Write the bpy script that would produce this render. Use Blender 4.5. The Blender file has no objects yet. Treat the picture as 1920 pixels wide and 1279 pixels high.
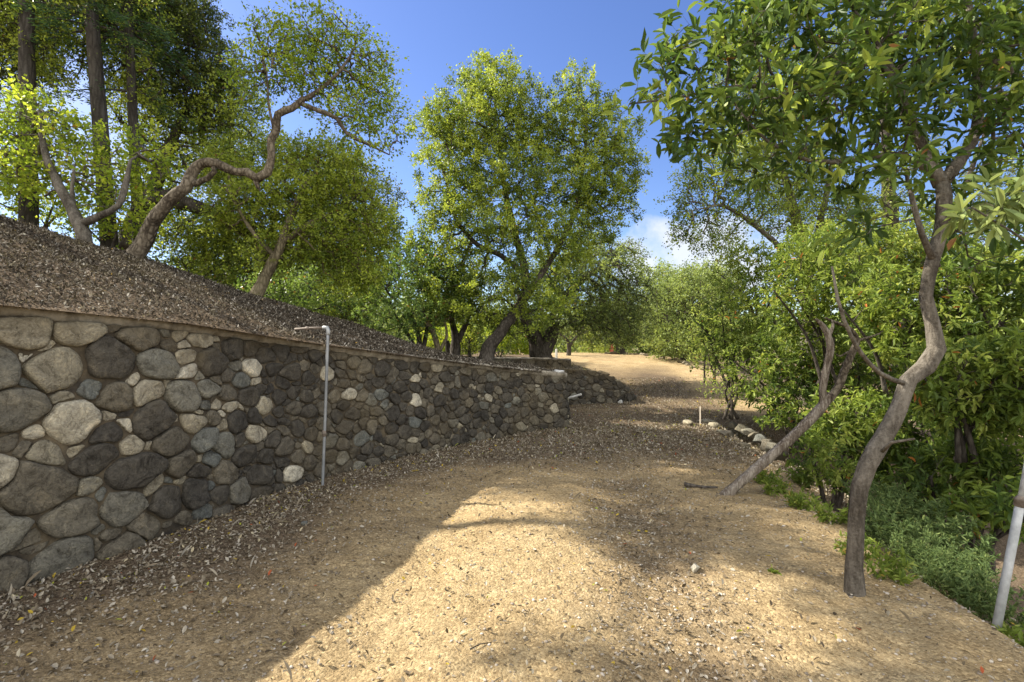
import bpy, math, random
import numpy as np
from mathutils import Vector

# ------------------------------------------------------------------ camera, sky, sun, exposure
scene = bpy.context.scene
H = 1.6
cam_d = bpy.data.cameras.new('camera')
cam_d.lens = 18.0
cam_d.sensor_width = 36.0
cam_d.clip_start = 0.05
cam_d.clip_end = 3000.0
cam = bpy.data.objects.new('camera', cam_d)
scene.collection.objects.link(cam)
cam.location = (0, 0, H)
cam.rotation_euler = (math.radians(90), 0, 0)
scene.camera = cam

SUN_EL = math.radians(40)
SUN_AZ = math.atan2(-0.93, 0.36)                     # from +Y towards +X
SV = Vector((math.sin(SUN_AZ) * math.cos(SUN_EL), math.cos(SUN_AZ) * math.cos(SUN_EL), math.sin(SUN_EL)))
sun_d = bpy.data.lights.new('sun', 'SUN')
sun_d.energy = 5.0
sun_d.angle = math.radians(0.55)
sun_d.color = (1.0, 0.93, 0.80)
sun = bpy.data.objects.new('sun', sun_d)
scene.collection.objects.link(sun)
sun.rotation_euler = SV.to_track_quat('Z', 'Y').to_euler()

world = bpy.data.worlds.new('World')
scene.world = world
world.use_nodes = True
wn = world.node_tree
wn.nodes.clear()
W_STR = 0.15
def build_world():
    N, L = wn.nodes, wn.links
    out = N.new('ShaderNodeOutputWorld')
    bg = N.new('ShaderNodeBackground'); bg.inputs[1].default_value = W_STR
    sky = N.new('ShaderNodeTexSky'); sky.sky_type = 'NISHITA'; sky.sun_disc = False
    sky.sun_elevation = SUN_EL; sky.sun_rotation = SUN_AZ % (2 * math.pi)
    sky.altitude = 300; sky.air_density = 1.0; sky.dust_density = 0.6; sky.ozone_density = 3.0
    hs = N.new('ShaderNodeHueSaturation'); hs.inputs['Saturation'].default_value = 1.14; hs.inputs['Value'].default_value = 0.57; hs.inputs['Hue'].default_value = 0.515
    L.new(sky.outputs[0], hs.inputs['Color'])
    tc = N.new('ShaderNodeTexCoord')
    # a bank of white cumulus low over the far trees, and thin wisps higher up
    def mask(cx, cz, rx, rz, scale, thr, soft):
        # offsets in direction space from the cloud's centre
        sep = N.new('ShaderNodeSeparateXYZ'); L.new(tc.outputs['Generated'], sep.inputs[0])
        def m(op, a, b=None, clamp=False):
            n = N.new('ShaderNodeMath'); n.operation = op; n.use_clamp = clamp
            for i, v in enumerate((a, b)):
                if v is None: continue
                if isinstance(v, (int, float)): n.inputs[i].default_value = v
                else: L.new(v, n.inputs[i])
            return n.outputs[0]
        az = m('ARCTAN2', sep.outputs[0], sep.outputs[1])
        dx = m('DIVIDE', m('SUBTRACT', az, cx), rx)
        dz = m('DIVIDE', m('SUBTRACT', sep.outputs[2], cz), rz)
        r2 = m('ADD', m('MULTIPLY', dx, dx), m('MULTIPLY', dz, dz))
        nz = N.new('ShaderNodeTexNoise'); nz.inputs['Scale'].default_value = scale
        nz.inputs['Detail'].default_value = 7; nz.inputs['Roughness'].default_value = 0.55
        L.new(tc.outputs['Generated'], nz.inputs['Vector'])
        v = m('SUBTRACT', m('MULTIPLY', nz.outputs[0], 2.2), r2)
        return m('MULTIPLY', m('SUBTRACT', v, thr), soft, True)
    m1 = mask(0.355, 0.14, 0.24, 0.095, 12, 0.33, 1.8)
    m2 = mask(0.9, 0.10, 0.55, 0.12, 9, 0.5, 0.8)
    m3 = mask(-0.75, 0.30, 0.45, 0.16, 7, 0.55, 0.7)
    add = N.new('ShaderNodeMath'); add.operation = 'MAXIMUM'; L.new(m1, add.inputs[0]); L.new(m2, add.inputs[1])
    add2 = N.new('ShaderNodeMath'); add2.operation = 'MAXIMUM'; L.new(add.outputs[0], add2.inputs[0]); L.new(m3, add2.inputs[1])
    mul = N.new('ShaderNodeMath'); mul.operation = 'MULTIPLY'; mul.inputs[1].default_value = 0.85
    L.new(add2.outputs[0], mul.inputs[0])
    mix = N.new('ShaderNodeMixRGB'); L.new(mul.outputs[0], mix.inputs[0]); L.new(hs.outputs[0], mix.inputs[1])
    mix.inputs[2].default_value = (2.6, 2.7, 2.85, 1)
    # unseen bright cloud deck, added behind the viewer as fill light
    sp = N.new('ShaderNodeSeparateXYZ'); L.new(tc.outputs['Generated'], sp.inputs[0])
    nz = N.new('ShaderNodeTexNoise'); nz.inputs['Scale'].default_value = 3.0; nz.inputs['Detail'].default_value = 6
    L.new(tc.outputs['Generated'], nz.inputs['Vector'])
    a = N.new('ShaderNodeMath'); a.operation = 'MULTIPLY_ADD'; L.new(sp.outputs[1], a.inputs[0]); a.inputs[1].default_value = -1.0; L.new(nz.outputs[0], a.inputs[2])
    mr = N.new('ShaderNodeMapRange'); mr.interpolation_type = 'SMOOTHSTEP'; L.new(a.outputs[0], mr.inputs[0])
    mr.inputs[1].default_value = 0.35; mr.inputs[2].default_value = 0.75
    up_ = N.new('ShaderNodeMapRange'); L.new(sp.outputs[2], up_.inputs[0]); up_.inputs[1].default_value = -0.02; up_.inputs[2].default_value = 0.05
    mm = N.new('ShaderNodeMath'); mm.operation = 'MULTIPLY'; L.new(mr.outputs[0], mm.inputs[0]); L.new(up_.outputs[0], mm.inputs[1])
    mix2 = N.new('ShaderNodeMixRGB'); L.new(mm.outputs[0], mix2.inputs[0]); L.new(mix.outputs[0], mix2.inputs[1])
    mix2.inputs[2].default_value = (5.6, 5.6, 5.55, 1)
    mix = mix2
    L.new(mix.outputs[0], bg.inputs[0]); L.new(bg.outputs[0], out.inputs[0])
build_world()
scene.view_settings.view_transform = 'Standard'
scene.view_settings.look = 'None'
scene.view_settings.gamma = 1.0
scene.view_settings.exposure = 1.36
scene.cycles.max_bounces = 6
scene.cycles.diffuse_bounces = 3
scene.cycles.glossy_bounces = 2
scene.cycles.transmission_bounces = 3
scene.cycles.transparent_max_bounces = 4

# ------------------------------------------------------------------ helpers
C = scene.collection
def up(px, py, Y):
    """a point of the place: image direction and real distance Y"""
    return np.array([(px - 960) / 960.0 * Y, Y, H + (639.5 - py) / 960.0 * Y])

def sstep(a, b, x):
    t = np.clip((np.asarray(x, float) - a) / (b - a), 0, 1)
    return t * t * (3 - 2 * t)

_r = np.random.default_rng(5)
_HT = _r.random(65536)
def _hash(ix, iy, iz):
    h = (ix * 374761393 + iy * 668265263 + iz * 2147483647 + (ix * iy) * 1274126177) & 0x7fffffff
    h = (h ^ (h >> 13)) * 1103515245 & 0x7fffffff
    return _HT[(h ^ (h >> 11)) & 65535]
def vnoise(p):
    p = np.asarray(p, float)
    i = np.floor(p).astype(np.int64); f = p - i; f = f * f * (3 - 2 * f)
    x, y, z = i[..., 0], i[..., 1], i[..., 2]
    fx, fy, fz = f[..., 0], f[..., 1], f[..., 2]
    def l(a, b, t): return a + (b - a) * t
    c = [_hash(x + a, y + b, z + d) for a in (0, 1) for b in (0, 1) for d in (0, 1)]
    return l(l(l(c[0], c[1], fz), l(c[2], c[3], fz), fy), l(l(c[4], c[5], fz), l(c[6], c[7], fz), fy), fx)
def fbm(p, scale=1.0, octv=4, rough=0.5):
    p = np.asarray(p, float) * scale
    a, s, t = 1.0, 0.0, 0.0
    for k in range(octv):
        s = s + a * (vnoise(p + 17.3 * k) - 0.5); t += a
        p = p * 2.03; a *= rough
    return s / t * 2

def mesh_obj(name, verts, faces, mat, parent=None, tint=None, smooth=False):
    """verts (N,3); faces = list of int arrays, each (M,k). One linked mesh object."""
    verts = np.asarray(verts, np.float32)
    if isinstance(faces, np.ndarray): faces = [faces]
    faces = [np.asarray(f, np.int32) for f in faces if len(f)]
    me = bpy.data.meshes.new(name)
    me.vertices.add(len(verts)); me.vertices.foreach_set('co', verts.ravel())
    loops = np.concatenate([f.ravel() for f in faces])
    tot = np.concatenate([np.full(len(f), f.shape[1], np.int32) for f in faces])
    start = np.concatenate([[0], np.cumsum(tot)[:-1]]).astype(np.int32)
    me.loops.add(len(loops)); me.loops.foreach_set('vertex_index', loops)
    me.polygons.add(len(tot)); me.polygons.foreach_set('loop_start', start)
    me.polygons.foreach_set('loop_total', tot)
    me.polygons.foreach_set('use_smooth', np.full(len(tot), bool(smooth)))
    if tint is not None:
        at = me.attributes.new('tint', 'FLOAT', 'POINT')
        at.data.foreach_set('value', np.asarray(tint, np.float32))
    me.update(calc_edges=True)
    me.materials.append(mat)
    o = bpy.data.objects.new(name, me)
    C.objects.link(o)
    if parent is not None: o.parent = parent
    return o

def thing(name, label, cat, loc=(0, 0, 0), group=None):
    o = bpy.data.objects.new(name, None); C.objects.link(o)
    o.location = loc; o['label'] = label; o['category'] = cat; o.empty_display_size = 0.2
    if group: o['group'] = group
    return o
def tag(o, label=None, cat=None, group=None, kind=None):
    if label: o['label'] = label
    if cat: o['category'] = cat
    if group: o['group'] = group
    if kind: o['kind'] = kind
    return o
def local(parent, v):
    return np.asarray(v, float) - np.array(parent.location)

class MB:
    def __init__(s): s.v = []; s.f = {}; s.n = 0; s.t = []
    def add(s, v, f, t=0.5):
        v = np.asarray(v, float); s.v.append(v)
        fs = f if isinstance(f, list) else [f]
        for q in fs:
            q = np.asarray(q, np.int32)
            if len(q): s.f.setdefault(q.shape[1], []).append(q + s.n)
        s.t.append(np.full(len(v), t) if np.isscalar(t) else np.asarray(t, float)); s.n += len(v)
    def build(s, name, mat, parent=None, smooth=False):
        v = np.concatenate(s.v)
        if parent is not None: v = v - np.array(parent.location)
        return mesh_obj(name, v, [np.concatenate(q) for q in s.f.values()], mat, parent, np.concatenate(s.t), smooth)

def catmull(pts, rad, step):
    P = np.asarray(pts, float); R = np.asarray(rad, float)
    P2 = np.vstack([2 * P[0] - P[1], P, 2 * P[-1] - P[-2]])
    R2 = np.concatenate([[R[0]], R, [R[-1]]])
    oP, oR = [], []
    for i in range(1, len(P2) - 2):
        n = max(1, int(np.linalg.norm(P2[i + 1] - P2[i]) / step))
        for k in range(n):
            t = k / n
            a, b, c, d = P2[i - 1], P2[i], P2[i + 1], P2[i + 2]
            oP.append(0.5 * (2 * b + (c - a) * t + (2 * a - 5 * b + 4 * c - d) * t * t + (3 * b - a - 3 * c + d) * t ** 3))
            oR.append(R2[i] * (1 - t) + R2[i + 1] * t)
    oP.append(P[-1]); oR.append(R[-1])
    return np.array(oP), np.array(oR)

def tube(P, R, sides=6, rough=0.0, freq=3.0, seed=0.0, cap=True):
    P = np.asarray(P, float); n = len(P)
    T = np.gradient(P, axis=0); T /= np.linalg.norm(T, axis=1, keepdims=True) + 1e-9
    a = np.array([0.3, 0.2, 0.93]) if abs(T[0, 2]) < 0.8 else np.array([1.0, 0.1, 0.0])
    U = np.zeros_like(P); u = a - T[0] * a.dot(T[0]); u /= np.linalg.norm(u)
    for i in range(n):
        u = u - T[i] * u.dot(T[i]); u /= np.linalg.norm(u) + 1e-9; U[i] = u
    V = np.cross(T, U)
    ang = np.linspace(0, 2 * np.pi, sides, endpoint=False)
    ca, sa = np.cos(ang), np.sin(ang)
    dirs = U[:, None] * ca[None, :, None] + V[:, None] * sa[None, :, None]
    r = np.repeat(np.asarray(R, float)[:, None], sides, 1)
    if rough > 0:
        q = P[:, None] * freq + dirs * (freq * 0.35)
        r = r * (1 + rough * fbm(q + seed, 1.0, 3, 0.6) * 1.6)
    v = (P[:, None] + dirs * r[..., None]).reshape(-1, 3)
    i = np.arange(n - 1)[:, None] * sides; j = np.arange(sides)[None]; j2 = (j + 1) % sides
    f = np.stack([i + j, i + j2, i + sides + j2, i + sides + j], -1).reshape(-1, 4)
    if cap:
        v = np.vstack([v, P[-1] + T[-1] * R[-1] * 0.5, P[0]])
        b = (n - 1) * sides; c = len(v) - 2; d = len(v) - 1
        jj = np.arange(sides)
        t1 = np.stack([b + jj, b + (jj + 1) % sides, np.full(sides, c)], -1)
        t2 = np.stack([(jj + 1) % sides, jj, np.full(sides, d)], -1)
        return v, [f, np.vstack([t1, t2])]
    return v, [f]

# ------------------------------------------------------------------ materials
def mat_new(name):
    m = bpy.data.materials.new(name); m.use_nodes = True
    nt = m.node_tree; nt.nodes.clear()
    out = nt.nodes.new('ShaderNodeOutputMaterial')
    return m, nt, nt.nodes, nt.links, out
def ramp(N, stops):
    r = N.new('ShaderNodeValToRGB')
    els = r.color_ramp.elements
    while len(els) > 1: els.remove(els[-1])
    els[0].position = stops[0][0]; els[0].color = (*stops[0][1], 1)
    for p, c in stops[1:]:
        e = els.new(p); e.color = (*c, 1)
    return r
def noise(N, L, vec, scale, detail=4, rough=0.6, dist=0.0):
    n = N.new('ShaderNodeTexNoise'); n.inputs['Scale'].default_value = scale
    n.inputs['Detail'].default_value = detail; n.inputs['Roughness'].default_value = rough
    n.inputs['Distortion'].default_value = dist
    L.new(vec, n.inputs['Vector']); return n.outputs[0]
def mixc(N, L, fac, a, b, mode='MIX'):
    n = N.new('ShaderNodeMixRGB'); n.blend_type = mode
    for i, v in enumerate((fac, a, b)):
        if isinstance(v, (int, float)): n.inputs[i].default_value = v
        elif isinstance(v, tuple): n.inputs[i].default_value = (*v, 1)
        else: L.new(v, n.inputs[i])
    return n.outputs[0]

def leaf_mat(name, stops, transl=0.35, rough=0.5, tcol=(1.1, 1.15, 0.45), spec=0.3):
    m, nt, N, L, out = mat_new(name)
    at = N.new('ShaderNodeAttribute'); at.attribute_name = 'tint'
    r = ramp(N, stops); L.new(at.outputs['Fac'], r.inputs[0])
    p = N.new('ShaderNodeBsdfPrincipled'); L.new(r.outputs[0], p.inputs['Base Color'])
    p.inputs['Roughness'].default_value = rough
    p.inputs['Specular IOR Level'].default_value = spec
    t = N.new('ShaderNodeBsdfTranslucent')
    tc = mixc(N, L, 1.0, r.outputs[0], (min(1, tcol[0]), min(1, tcol[1]), tcol[2]), 'MULTIPLY')
    g = N.new('ShaderNodeGamma'); g.inputs[1].default_value = 0.8; L.new(tc, g.inputs[0])
    L.new(g.outputs[0], t.inputs['Color'])
    mx = N.new('ShaderNodeMixShader'); mx.inputs[0].default_value = transl
    L.new(p.outputs[0], mx.inputs[1]); L.new(t.outputs[0], mx.inputs[2]); L.new(mx.outputs[0], out.inputs[0])
    return m

def bark_mat(name, dark, mid, light, scale=18, bump=0.6, lichen=None, zs=0.35, vw=0.7):
    m, nt, N, L, out = mat_new(name)
    tc = N.new('ShaderNodeTexCoord'); mp = N.new('ShaderNodeMapping')
    mp.inputs['Scale'].default_value = (1, 1, zs); L.new(tc.outputs['Object'], mp.inputs[0])
    v = N.new('ShaderNodeTexVoronoi'); v.feature = 'DISTANCE_TO_EDGE'; v.inputs['Scale'].default_value = scale * 1.6
    wob = N.new('ShaderNodeVectorMath'); wob.operation = 'ADD'
    nz = N.new('ShaderNodeTexNoise'); nz.inputs['Scale'].default_value = scale * 0.8; L.new(mp.outputs[0], nz.inputs[0])
    sc = N.new('ShaderNodeVectorMath'); sc.operation = 'SCALE'; sc.inputs['Scale'].default_value = 0.06
    L.new(nz.outputs['Color'], sc.inputs[0]); L.new(mp.outputs[0], wob.inputs[0]); L.new(sc.outputs[0], wob.inputs[1])
    L.new(wob.outputs[0], v.inputs['Vector'])
    n2 = noise(N, L, mp.outputs[0], scale * 0.35, 6, 0.7)
    n3 = noise(N, L, tc.outputs['Object'], scale * 3, 4, 0.7)
    add = N.new('ShaderNodeMath'); add.operation = 'MULTIPLY_ADD'; L.new(v.outputs[0], add.inputs[0])
    add.inputs[1].default_value = vw; L.new(n2, add.inputs[2])
    add2 = N.new('ShaderNodeMath'); add2.operation = 'MULTIPLY_ADD'; L.new(n3, add2.inputs[0])
    add2.inputs[1].default_value = 0.35; L.new(add.outputs[0], add2.inputs[2])
    q = (0.7 - vw) * 0.15; r = ramp(N, [(0.45 - q, dark), (0.68 - q, mid), (0.95 - q * 1.6, light)]); L.new(add2.outputs[0], r.inputs[0])
    col = r.outputs[0]
    if lichen:
        n4 = noise(N, L, tc.outputs['Object'], 3.5, 5, 0.7)
        rr = ramp(N, [(0.56, (0, 0, 0)), (0.66, (1, 1, 1))]); L.new(n4, rr.inputs[0])
        col = mixc(N, L, rr.outputs[0], col, lichen)
    p = N.new('ShaderNodeBsdfPrincipled'); L.new(col, p.inputs['Base Color'])
    p.inputs['Roughness'].default_value = 0.88; p.inputs['Specular IOR Level'].default_value = 0.08
    b = N.new('ShaderNodeBump'); b.inputs['Strength'].default_value = bump; b.inputs['Distance'].default_value = 0.03
    L.new(add2.outputs[0], b.inputs['Height']); L.new(b.outputs[0], p.inputs['Normal'])
    L.new(p.outputs[0], out.inputs[0])
    return m

def simple_mat(name, c1, c2, scale=6, rough=0.8, bump=0.2, metal=0.0, coord='Object', tint=False, bscale=40):
    m, nt, N, L, out = mat_new(name)
    tc = N.new('ShaderNodeTexCoord')
    n = noise(N, L, tc.outputs[coord], scale, 6, 0.65)
    r = ramp(N, [(0.35, c1), (0.65, c2)]); L.new(n, r.inputs[0])
    col = r.outputs[0]
    if tint:
        at = N.new('ShaderNodeAttribute'); at.attribute_name = 'tint'
        rr = ramp(N, tint); L.new(at.outputs['Fac'], rr.inputs[0])
        col = mixc(N, L, 1.0, col, rr.outputs[0], 'MULTIPLY')
    p = N.new('ShaderNodeBsdfPrincipled'); L.new(col, p.inputs['Base Color'])
    p.inputs['Roughness'].default_value = rough; p.inputs['Metallic'].default_value = metal
    n2 = noise(N, L, tc.outputs[coord], bscale, 5, 0.7)
    b = N.new('ShaderNodeBump'); b.inputs['Strength'].default_value = bump; b.inputs['Distance'].default_value = 0.01
    L.new(n2, b.inputs['Height']); L.new(b.outputs[0], p.inputs['Normal'])
    L.new(p.outputs[0], out.inputs[0])
    return m

def ground_mat():
    m, nt, N, L, out = mat_new('sandy_soil')
    tc = N.new('ShaderNodeTexCoord'); o = tc.outputs['Object']
    at = N.new('ShaderNodeAttribute'); at.attribute_name = 'tint'      # 0 bare sandy soil .. 1 dark leaf mould
    n1 = noise(N, L, o, 0.9, 5, 0.6); n2 = noise(N, L, o, 7, 6, 0.7); n3 = noise(N, L, o, 55, 5, 0.75)
    soil = ramp(N, [(0.34, (0.20, 0.140, 0.072)), (0.5, (0.36, 0.268, 0.145)), (0.68, (0.48, 0.38, 0.225))])
    n1b = noise(N, L, o, 1.9, 5, 0.65)
    s = N.new('ShaderNodeMath'); s.operation = 'MULTIPLY_ADD'; L.new(n3, s.inputs[0]); s.inputs[1].default_value = 0.40
    s1 = N.new('ShaderNodeMath'); s1.operation = 'MULTIPLY'; L.new(n1b, s1.inputs[0]); s1.inputs[1].default_value = 0.35
    s2 = N.new('ShaderNodeMath'); s2.operation = 'MULTIPLY_ADD'; L.new(n2, s2.inputs[0]); s2.inputs[1].default_value = 0.25; L.new(s1.outputs[0], s2.inputs[2])
    L.new(s2.outputs[0], s.inputs[2]); L.new(s.outputs[0], soil.inputs[0])
    mould = ramp(N, [(0.3, (0.080, 0.058, 0.038)), (0.52, (0.150, 0.112, 0.075)), (0.72, (0.25, 0.195, 0.135))])
    L.new(n3, mould.inputs[0])
    f = N.new('ShaderNodeMath'); f.operation = 'MULTIPLY_ADD'; L.new(n1, f.inputs[0]); f.inputs[1].default_value = 0.9
    f2 = N.new('ShaderNodeMath'); f2.operation = 'SUBTRACT'; L.new(at.outputs['Fac'], f2.inputs[0]); f2.inputs[1].default_value = 0.45
    L.new(f2.outputs[0], f.inputs[2]); 
    fr = ramp(N, [(0.1, (0, 0, 0)), (0.75, (1, 1, 1))]); L.new(f.outputs[0], fr.inputs[0])
    col = mixc(N, L, fr.outputs[0], soil.outputs[0], mould.outputs[0])
    # small grit: voronoi chips
    v = N.new('ShaderNodeTexVoronoi'); v.inputs['Scale'].default_value = 70; L.new(o, v.inputs['Vector'])
    bw = N.new('ShaderNodeSeparateColor'); L.new(v.outputs['Color'], bw.inputs[0])
    cr = ramp(N, [(0.0, (0.55, 0.52, 0.5)), (0.5, (1, 1, 1)), (0.82, (1, 1, 1)), (0.95, (1.5, 1.5, 1.5))]); L.new(bw.outputs[0], cr.inputs[0])
    col = mixc(N, L, 0.75, col, cr.outputs[0], 'MULTIPLY')
    p = N.new('ShaderNodeBsdfPrincipled'); L.new(col, p.inputs['Base Color']); p.inputs['Roughness'].default_value = 0.95
    p.inputs['Specular IOR Level'].default_value = 0.03
    ad = N.new('ShaderNodeMath'); ad.operation = 'MULTIPLY_ADD'; L.new(v.outputs['Distance'], ad.inputs[0]); ad.inputs[1].default_value = -0.5
    L.new(n3, ad.inputs[2])
    b = N.new('ShaderNodeBump'); b.inputs['Strength'].default_value = 0.8; b.inputs['Distance'].default_value = 0.02
    L.new(ad.outputs[0], b.inputs['Height'])
    b2 = N.new('ShaderNodeBump'); b2.inputs['Strength'].default_value = 0.6; b2.inputs['Distance'].default_value = 0.06
    L.new(n2, b2.inputs['Height']); L.new(b.outputs[0], b2.inputs['Normal'])
    L.new(b2.outputs[0], p.inputs['Normal']); L.new(p.outputs[0], out.inputs[0])
    return m

def stone_mat():
    m, nt, N, L, out = mat_new('field_stone')
    tc = N.new('ShaderNodeTexCoord'); o = tc.outputs['Object']
    at = N.new('ShaderNodeAttribute'); at.attribute_name = 'tint'
    base = ramp(N, [(0.0, (0.048, 0.045, 0.041)), (0.3, (0.088, 0.080, 0.067)), (0.5, (0.155, 0.138, 0.106)),
                    (0.62, (0.125, 0.134, 0.128)), (0.78, (0.28, 0.25, 0.185)), (0.9, (0.37, 0.34, 0.27)), (1.0, (0.50, 0.47, 0.39))])
    L.new(at.outputs['Fac'], base.inputs[0])
    n1 = noise(N, L, o, 7, 9, 0.72, 1.2); n2 = noise(N, L, o, 60, 5, 0.7); n0 = noise(N, L, o, 1.3, 4, 0.6)
    r1 = ramp(N, [(0.32, (0.40, 0.38, 0.35)), (0.47, (0.95, 0.93, 0.90)), (0.55, (1.1, 1.08, 1.03)), (0.68, (1.75, 1.65, 1.48))]); L.new(n1, r1.inputs[0])
    col = mixc(N, L, 1.0, base.outputs[0], r1.outputs[0], 'MULTIPLY')
    r2 = ramp(N, [(0.35, (0.7, 0.7, 0.7)), (0.65, (1.3, 1.3, 1.28))]); L.new(n2, r2.inputs[0])
    col = mixc(N, L, 0.8, col, r2.outputs[0], 'MULTIPLY')
    r0 = ramp(N, [(0.50, (0, 0, 0)), (0.66, (1, 1, 1))]); L.new(n0, r0.inputs[0])     # dried mud wash and lichen
    col = mixc(N, L, mixc(N, L, 1.0, r0.outputs[0], (0.35, 0.35, 0.35), 'MULTIPLY'), col, (0.19, 0.15, 0.085))
    # run-off stains: brown earth washed over the top course, patchy, and soil splash low down
    sx = N.new('ShaderNodeSeparateXYZ'); L.new(N.new('ShaderNodeNewGeometry').outputs['Position'], sx.inputs[0])
    w = N.new('ShaderNodeMath'); w.operation = 'MULTIPLY_ADD'; L.new(sx.outputs[0], w.inputs[0]); w.inputs[1].default_value = 0.2; L.new(sx.outputs[2], w.inputs[2])
    n5 = noise(N, L, o, 3.0, 5, 0.7)
    w2 = N.new('ShaderNodeMath'); w2.operation = 'MULTIPLY_ADD'; L.new(n5, w2.inputs[0]); w2.inputs[1].default_value = 0.9; L.new(w.outputs[0], w2.inputs[2])
    wr = ramp(N, [(0.0, (0, 0, 0)), (1.0, (0, 0, 0))]); mr = N.new('ShaderNodeMapRange'); L.new(w2.outputs[0], mr.inputs[0])
    mr.inputs[1].default_value = 1.42; mr.inputs[2].default_value = 1.78; mr.inputs[3].default_value = 0.0; mr.inputs[4].default_value = 0.72
    col = mixc(N, L, mr.outputs[0], col, (0.105, 0.078, 0.042))
    v2 = N.new('ShaderNodeTexVoronoi'); v2.feature = 'DISTANCE_TO_EDGE'; v2.inputs['Scale'].default_value = 9
    dn = N.new('ShaderNodeVectorMath'); dn.operation = 'ADD'; nn = N.new('ShaderNodeTexNoise'); nn.inputs['Scale'].default_value = 6; nn.inputs['Detail'].default_value = 5; L.new(o, nn.inputs['Vector'])
    sc = N.new('ShaderNodeVectorMath'); sc.operation = 'SCALE'; sc.inputs['Scale'].default_value = 0.3; L.new(nn.outputs['Color'], sc.inputs[0]); L.new(o, dn.inputs[0]); L.new(sc.outputs[0], dn.inputs[1])
    L.new(dn.outputs[0], v2.inputs['Vector'])
    cr = ramp(N, [(0.0, (0.45, 0.43, 0.40)), (0.035, (1, 1, 1))]); L.new(v2.outputs['Distance'], cr.inputs[0])
    col = mixc(N, L, 0.7, col, cr.outputs[0], 'MULTIPLY')
    p = N.new('ShaderNodeBsdfPrincipled'); L.new(col, p.inputs['Base Color']); p.inputs['Roughness'].default_value = 0.86
    p.inputs['Specular IOR Level'].default_value = 0.12
    b = N.new('ShaderNodeBump'); b.inputs['Strength'].default_value = 0.9; b.inputs['Distance'].default_value = 0.03
    ad = N.new('ShaderNodeMath'); ad.operation = 'MULTIPLY_ADD'; L.new(n2, ad.inputs[0]); ad.inputs[1].default_value = 0.45; L.new(n1, ad.inputs[2])
    L.new(ad.outputs[0], b.inputs['Height']); L.new(b.outputs[0], p.inputs['Normal'])
    L.new(p.outputs[0], out.inputs[0])
    return m

M = {}
M['ground'] = ground_mat()
M['stone'] = stone_mat()
M['mortar'] = simple_mat('wall_mortar', (0.030, 0.024, 0.017), (0.12, 0.093, 0.056), 7, 0.95, 0.9, bscale=45)
M['coping'] = simple_mat('wall_coping', (0.10, 0.08, 0.052), (0.36, 0.32, 0.25), 7, 0.9, 0.9, bscale=26)
M['litter'] = leaf_mat('dry_leaf', [(0.0, (0.045, 0.034, 0.022)), (0.2, (0.115, 0.088, 0.058)), (0.42, (0.20, 0.162, 0.112)), (0.62, (0.29, 0.25, 0.188)),
                                    (0.86, (0.44, 0.40, 0.33)), (0.93, (0.44, 0.32, 0.05)), (0.985, (0.30, 0.33, 0.05)), (1.0, (0.34, 0.09, 0.04))], 0.08, 0.8, spec=0.06)
M['mulch'] = leaf_mat('mulch_chips', [(0.0, (0.018, 0.015, 0.012)), (0.35, (0.065, 0.053, 0.040)), (0.6, (0.15, 0.125, 0.096)),
                                      (0.8, (0.29, 0.255, 0.205)), (0.95, (0.55, 0.51, 0.44)), (1.0, (0.42, 0.27, 0.07))], 0.05, 0.8, spec=0.06)
M['pebble'] = simple_mat('pebbles', (0.28, 0.24, 0.19), (0.42, 0.38, 0.32), 15, 0.85, 0.4,
                         tint=[(0, (0.45, 0.42, 0.4)), (0.5, (0.85, 0.8, 0.75)), (1, (1.35, 1.35, 1.35))])
M['pipe'] = simple_mat('grey_pipe', (0.20, 0.21, 0.22), (0.33, 0.34, 0.35), 6, 0.5, 0.15, 0.3)
M['rust'] = simple_mat('rusty_iron', (0.10, 0.075, 0.055), (0.24, 0.20, 0.165), 14, 0.8, 0.4)
M['galv'] = simple_mat('galvanised', (0.27, 0.28, 0.28), (0.47, 0.48, 0.48), 9, 0.55, 0.25, 0.2)
M['stake'] = simple_mat('pale_wood', (0.50, 0.42, 0.32), (0.68, 0.60, 0.50), 12, 0.8, 0.3)
M['redwood'] = simple_mat('red_paint', (0.35, 0.08, 0.05), (0.5, 0.14, 0.09), 12, 0.8, 0.3)
M['white'] = simple_mat('white_block', (0.36, 0.35, 0.32), (0.58, 0.57, 0.54), 9, 0.8, 0.3)
M['bark_oak'] = bark_mat('bark_oak', (0.012, 0.010, 0.008), (0.070, 0.055, 0.039), (0.21, 0.175, 0.128), 12, 1.0, None, 0.55)
M['bark_moss'] = bark_mat('bark_mossy', (0.03, 0.024, 0.016), (0.11, 0.09, 0.055), (0.24, 0.20, 0.13), 12, 0.9, (0.12, 0.12, 0.035))
M['bark_dark'] = bark_mat('bark_dark', (0.018, 0.015, 0.012), (0.05, 0.042, 0.034), (0.11, 0.095, 0.08), 12, 0.8)
M['bark_grey'] = bark_mat('bark_smooth_grey', (0.018, 0.015, 0.012), (0.075, 0.064, 0.051), (0.19, 0.168, 0.138), 19, 1.0, (0.05, 0.04, 0.028), 0.30, 0.22)
M['bark_dead'] = bark_mat('bark_dead', (0.025, 0.018, 0.013), (0.14, 0.11, 0.085), (0.31, 0.27, 0.22), 20, 1.0, (0.27, 0.22, 0.18), 0.16)
M['bark_conifer'] = bark_mat('bark_conifer', (0.015, 0.013, 0.011), (0.045, 0.039, 0.033), (0.09, 0.08, 0.07), 9, 0.9, None, 0.2)

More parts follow.
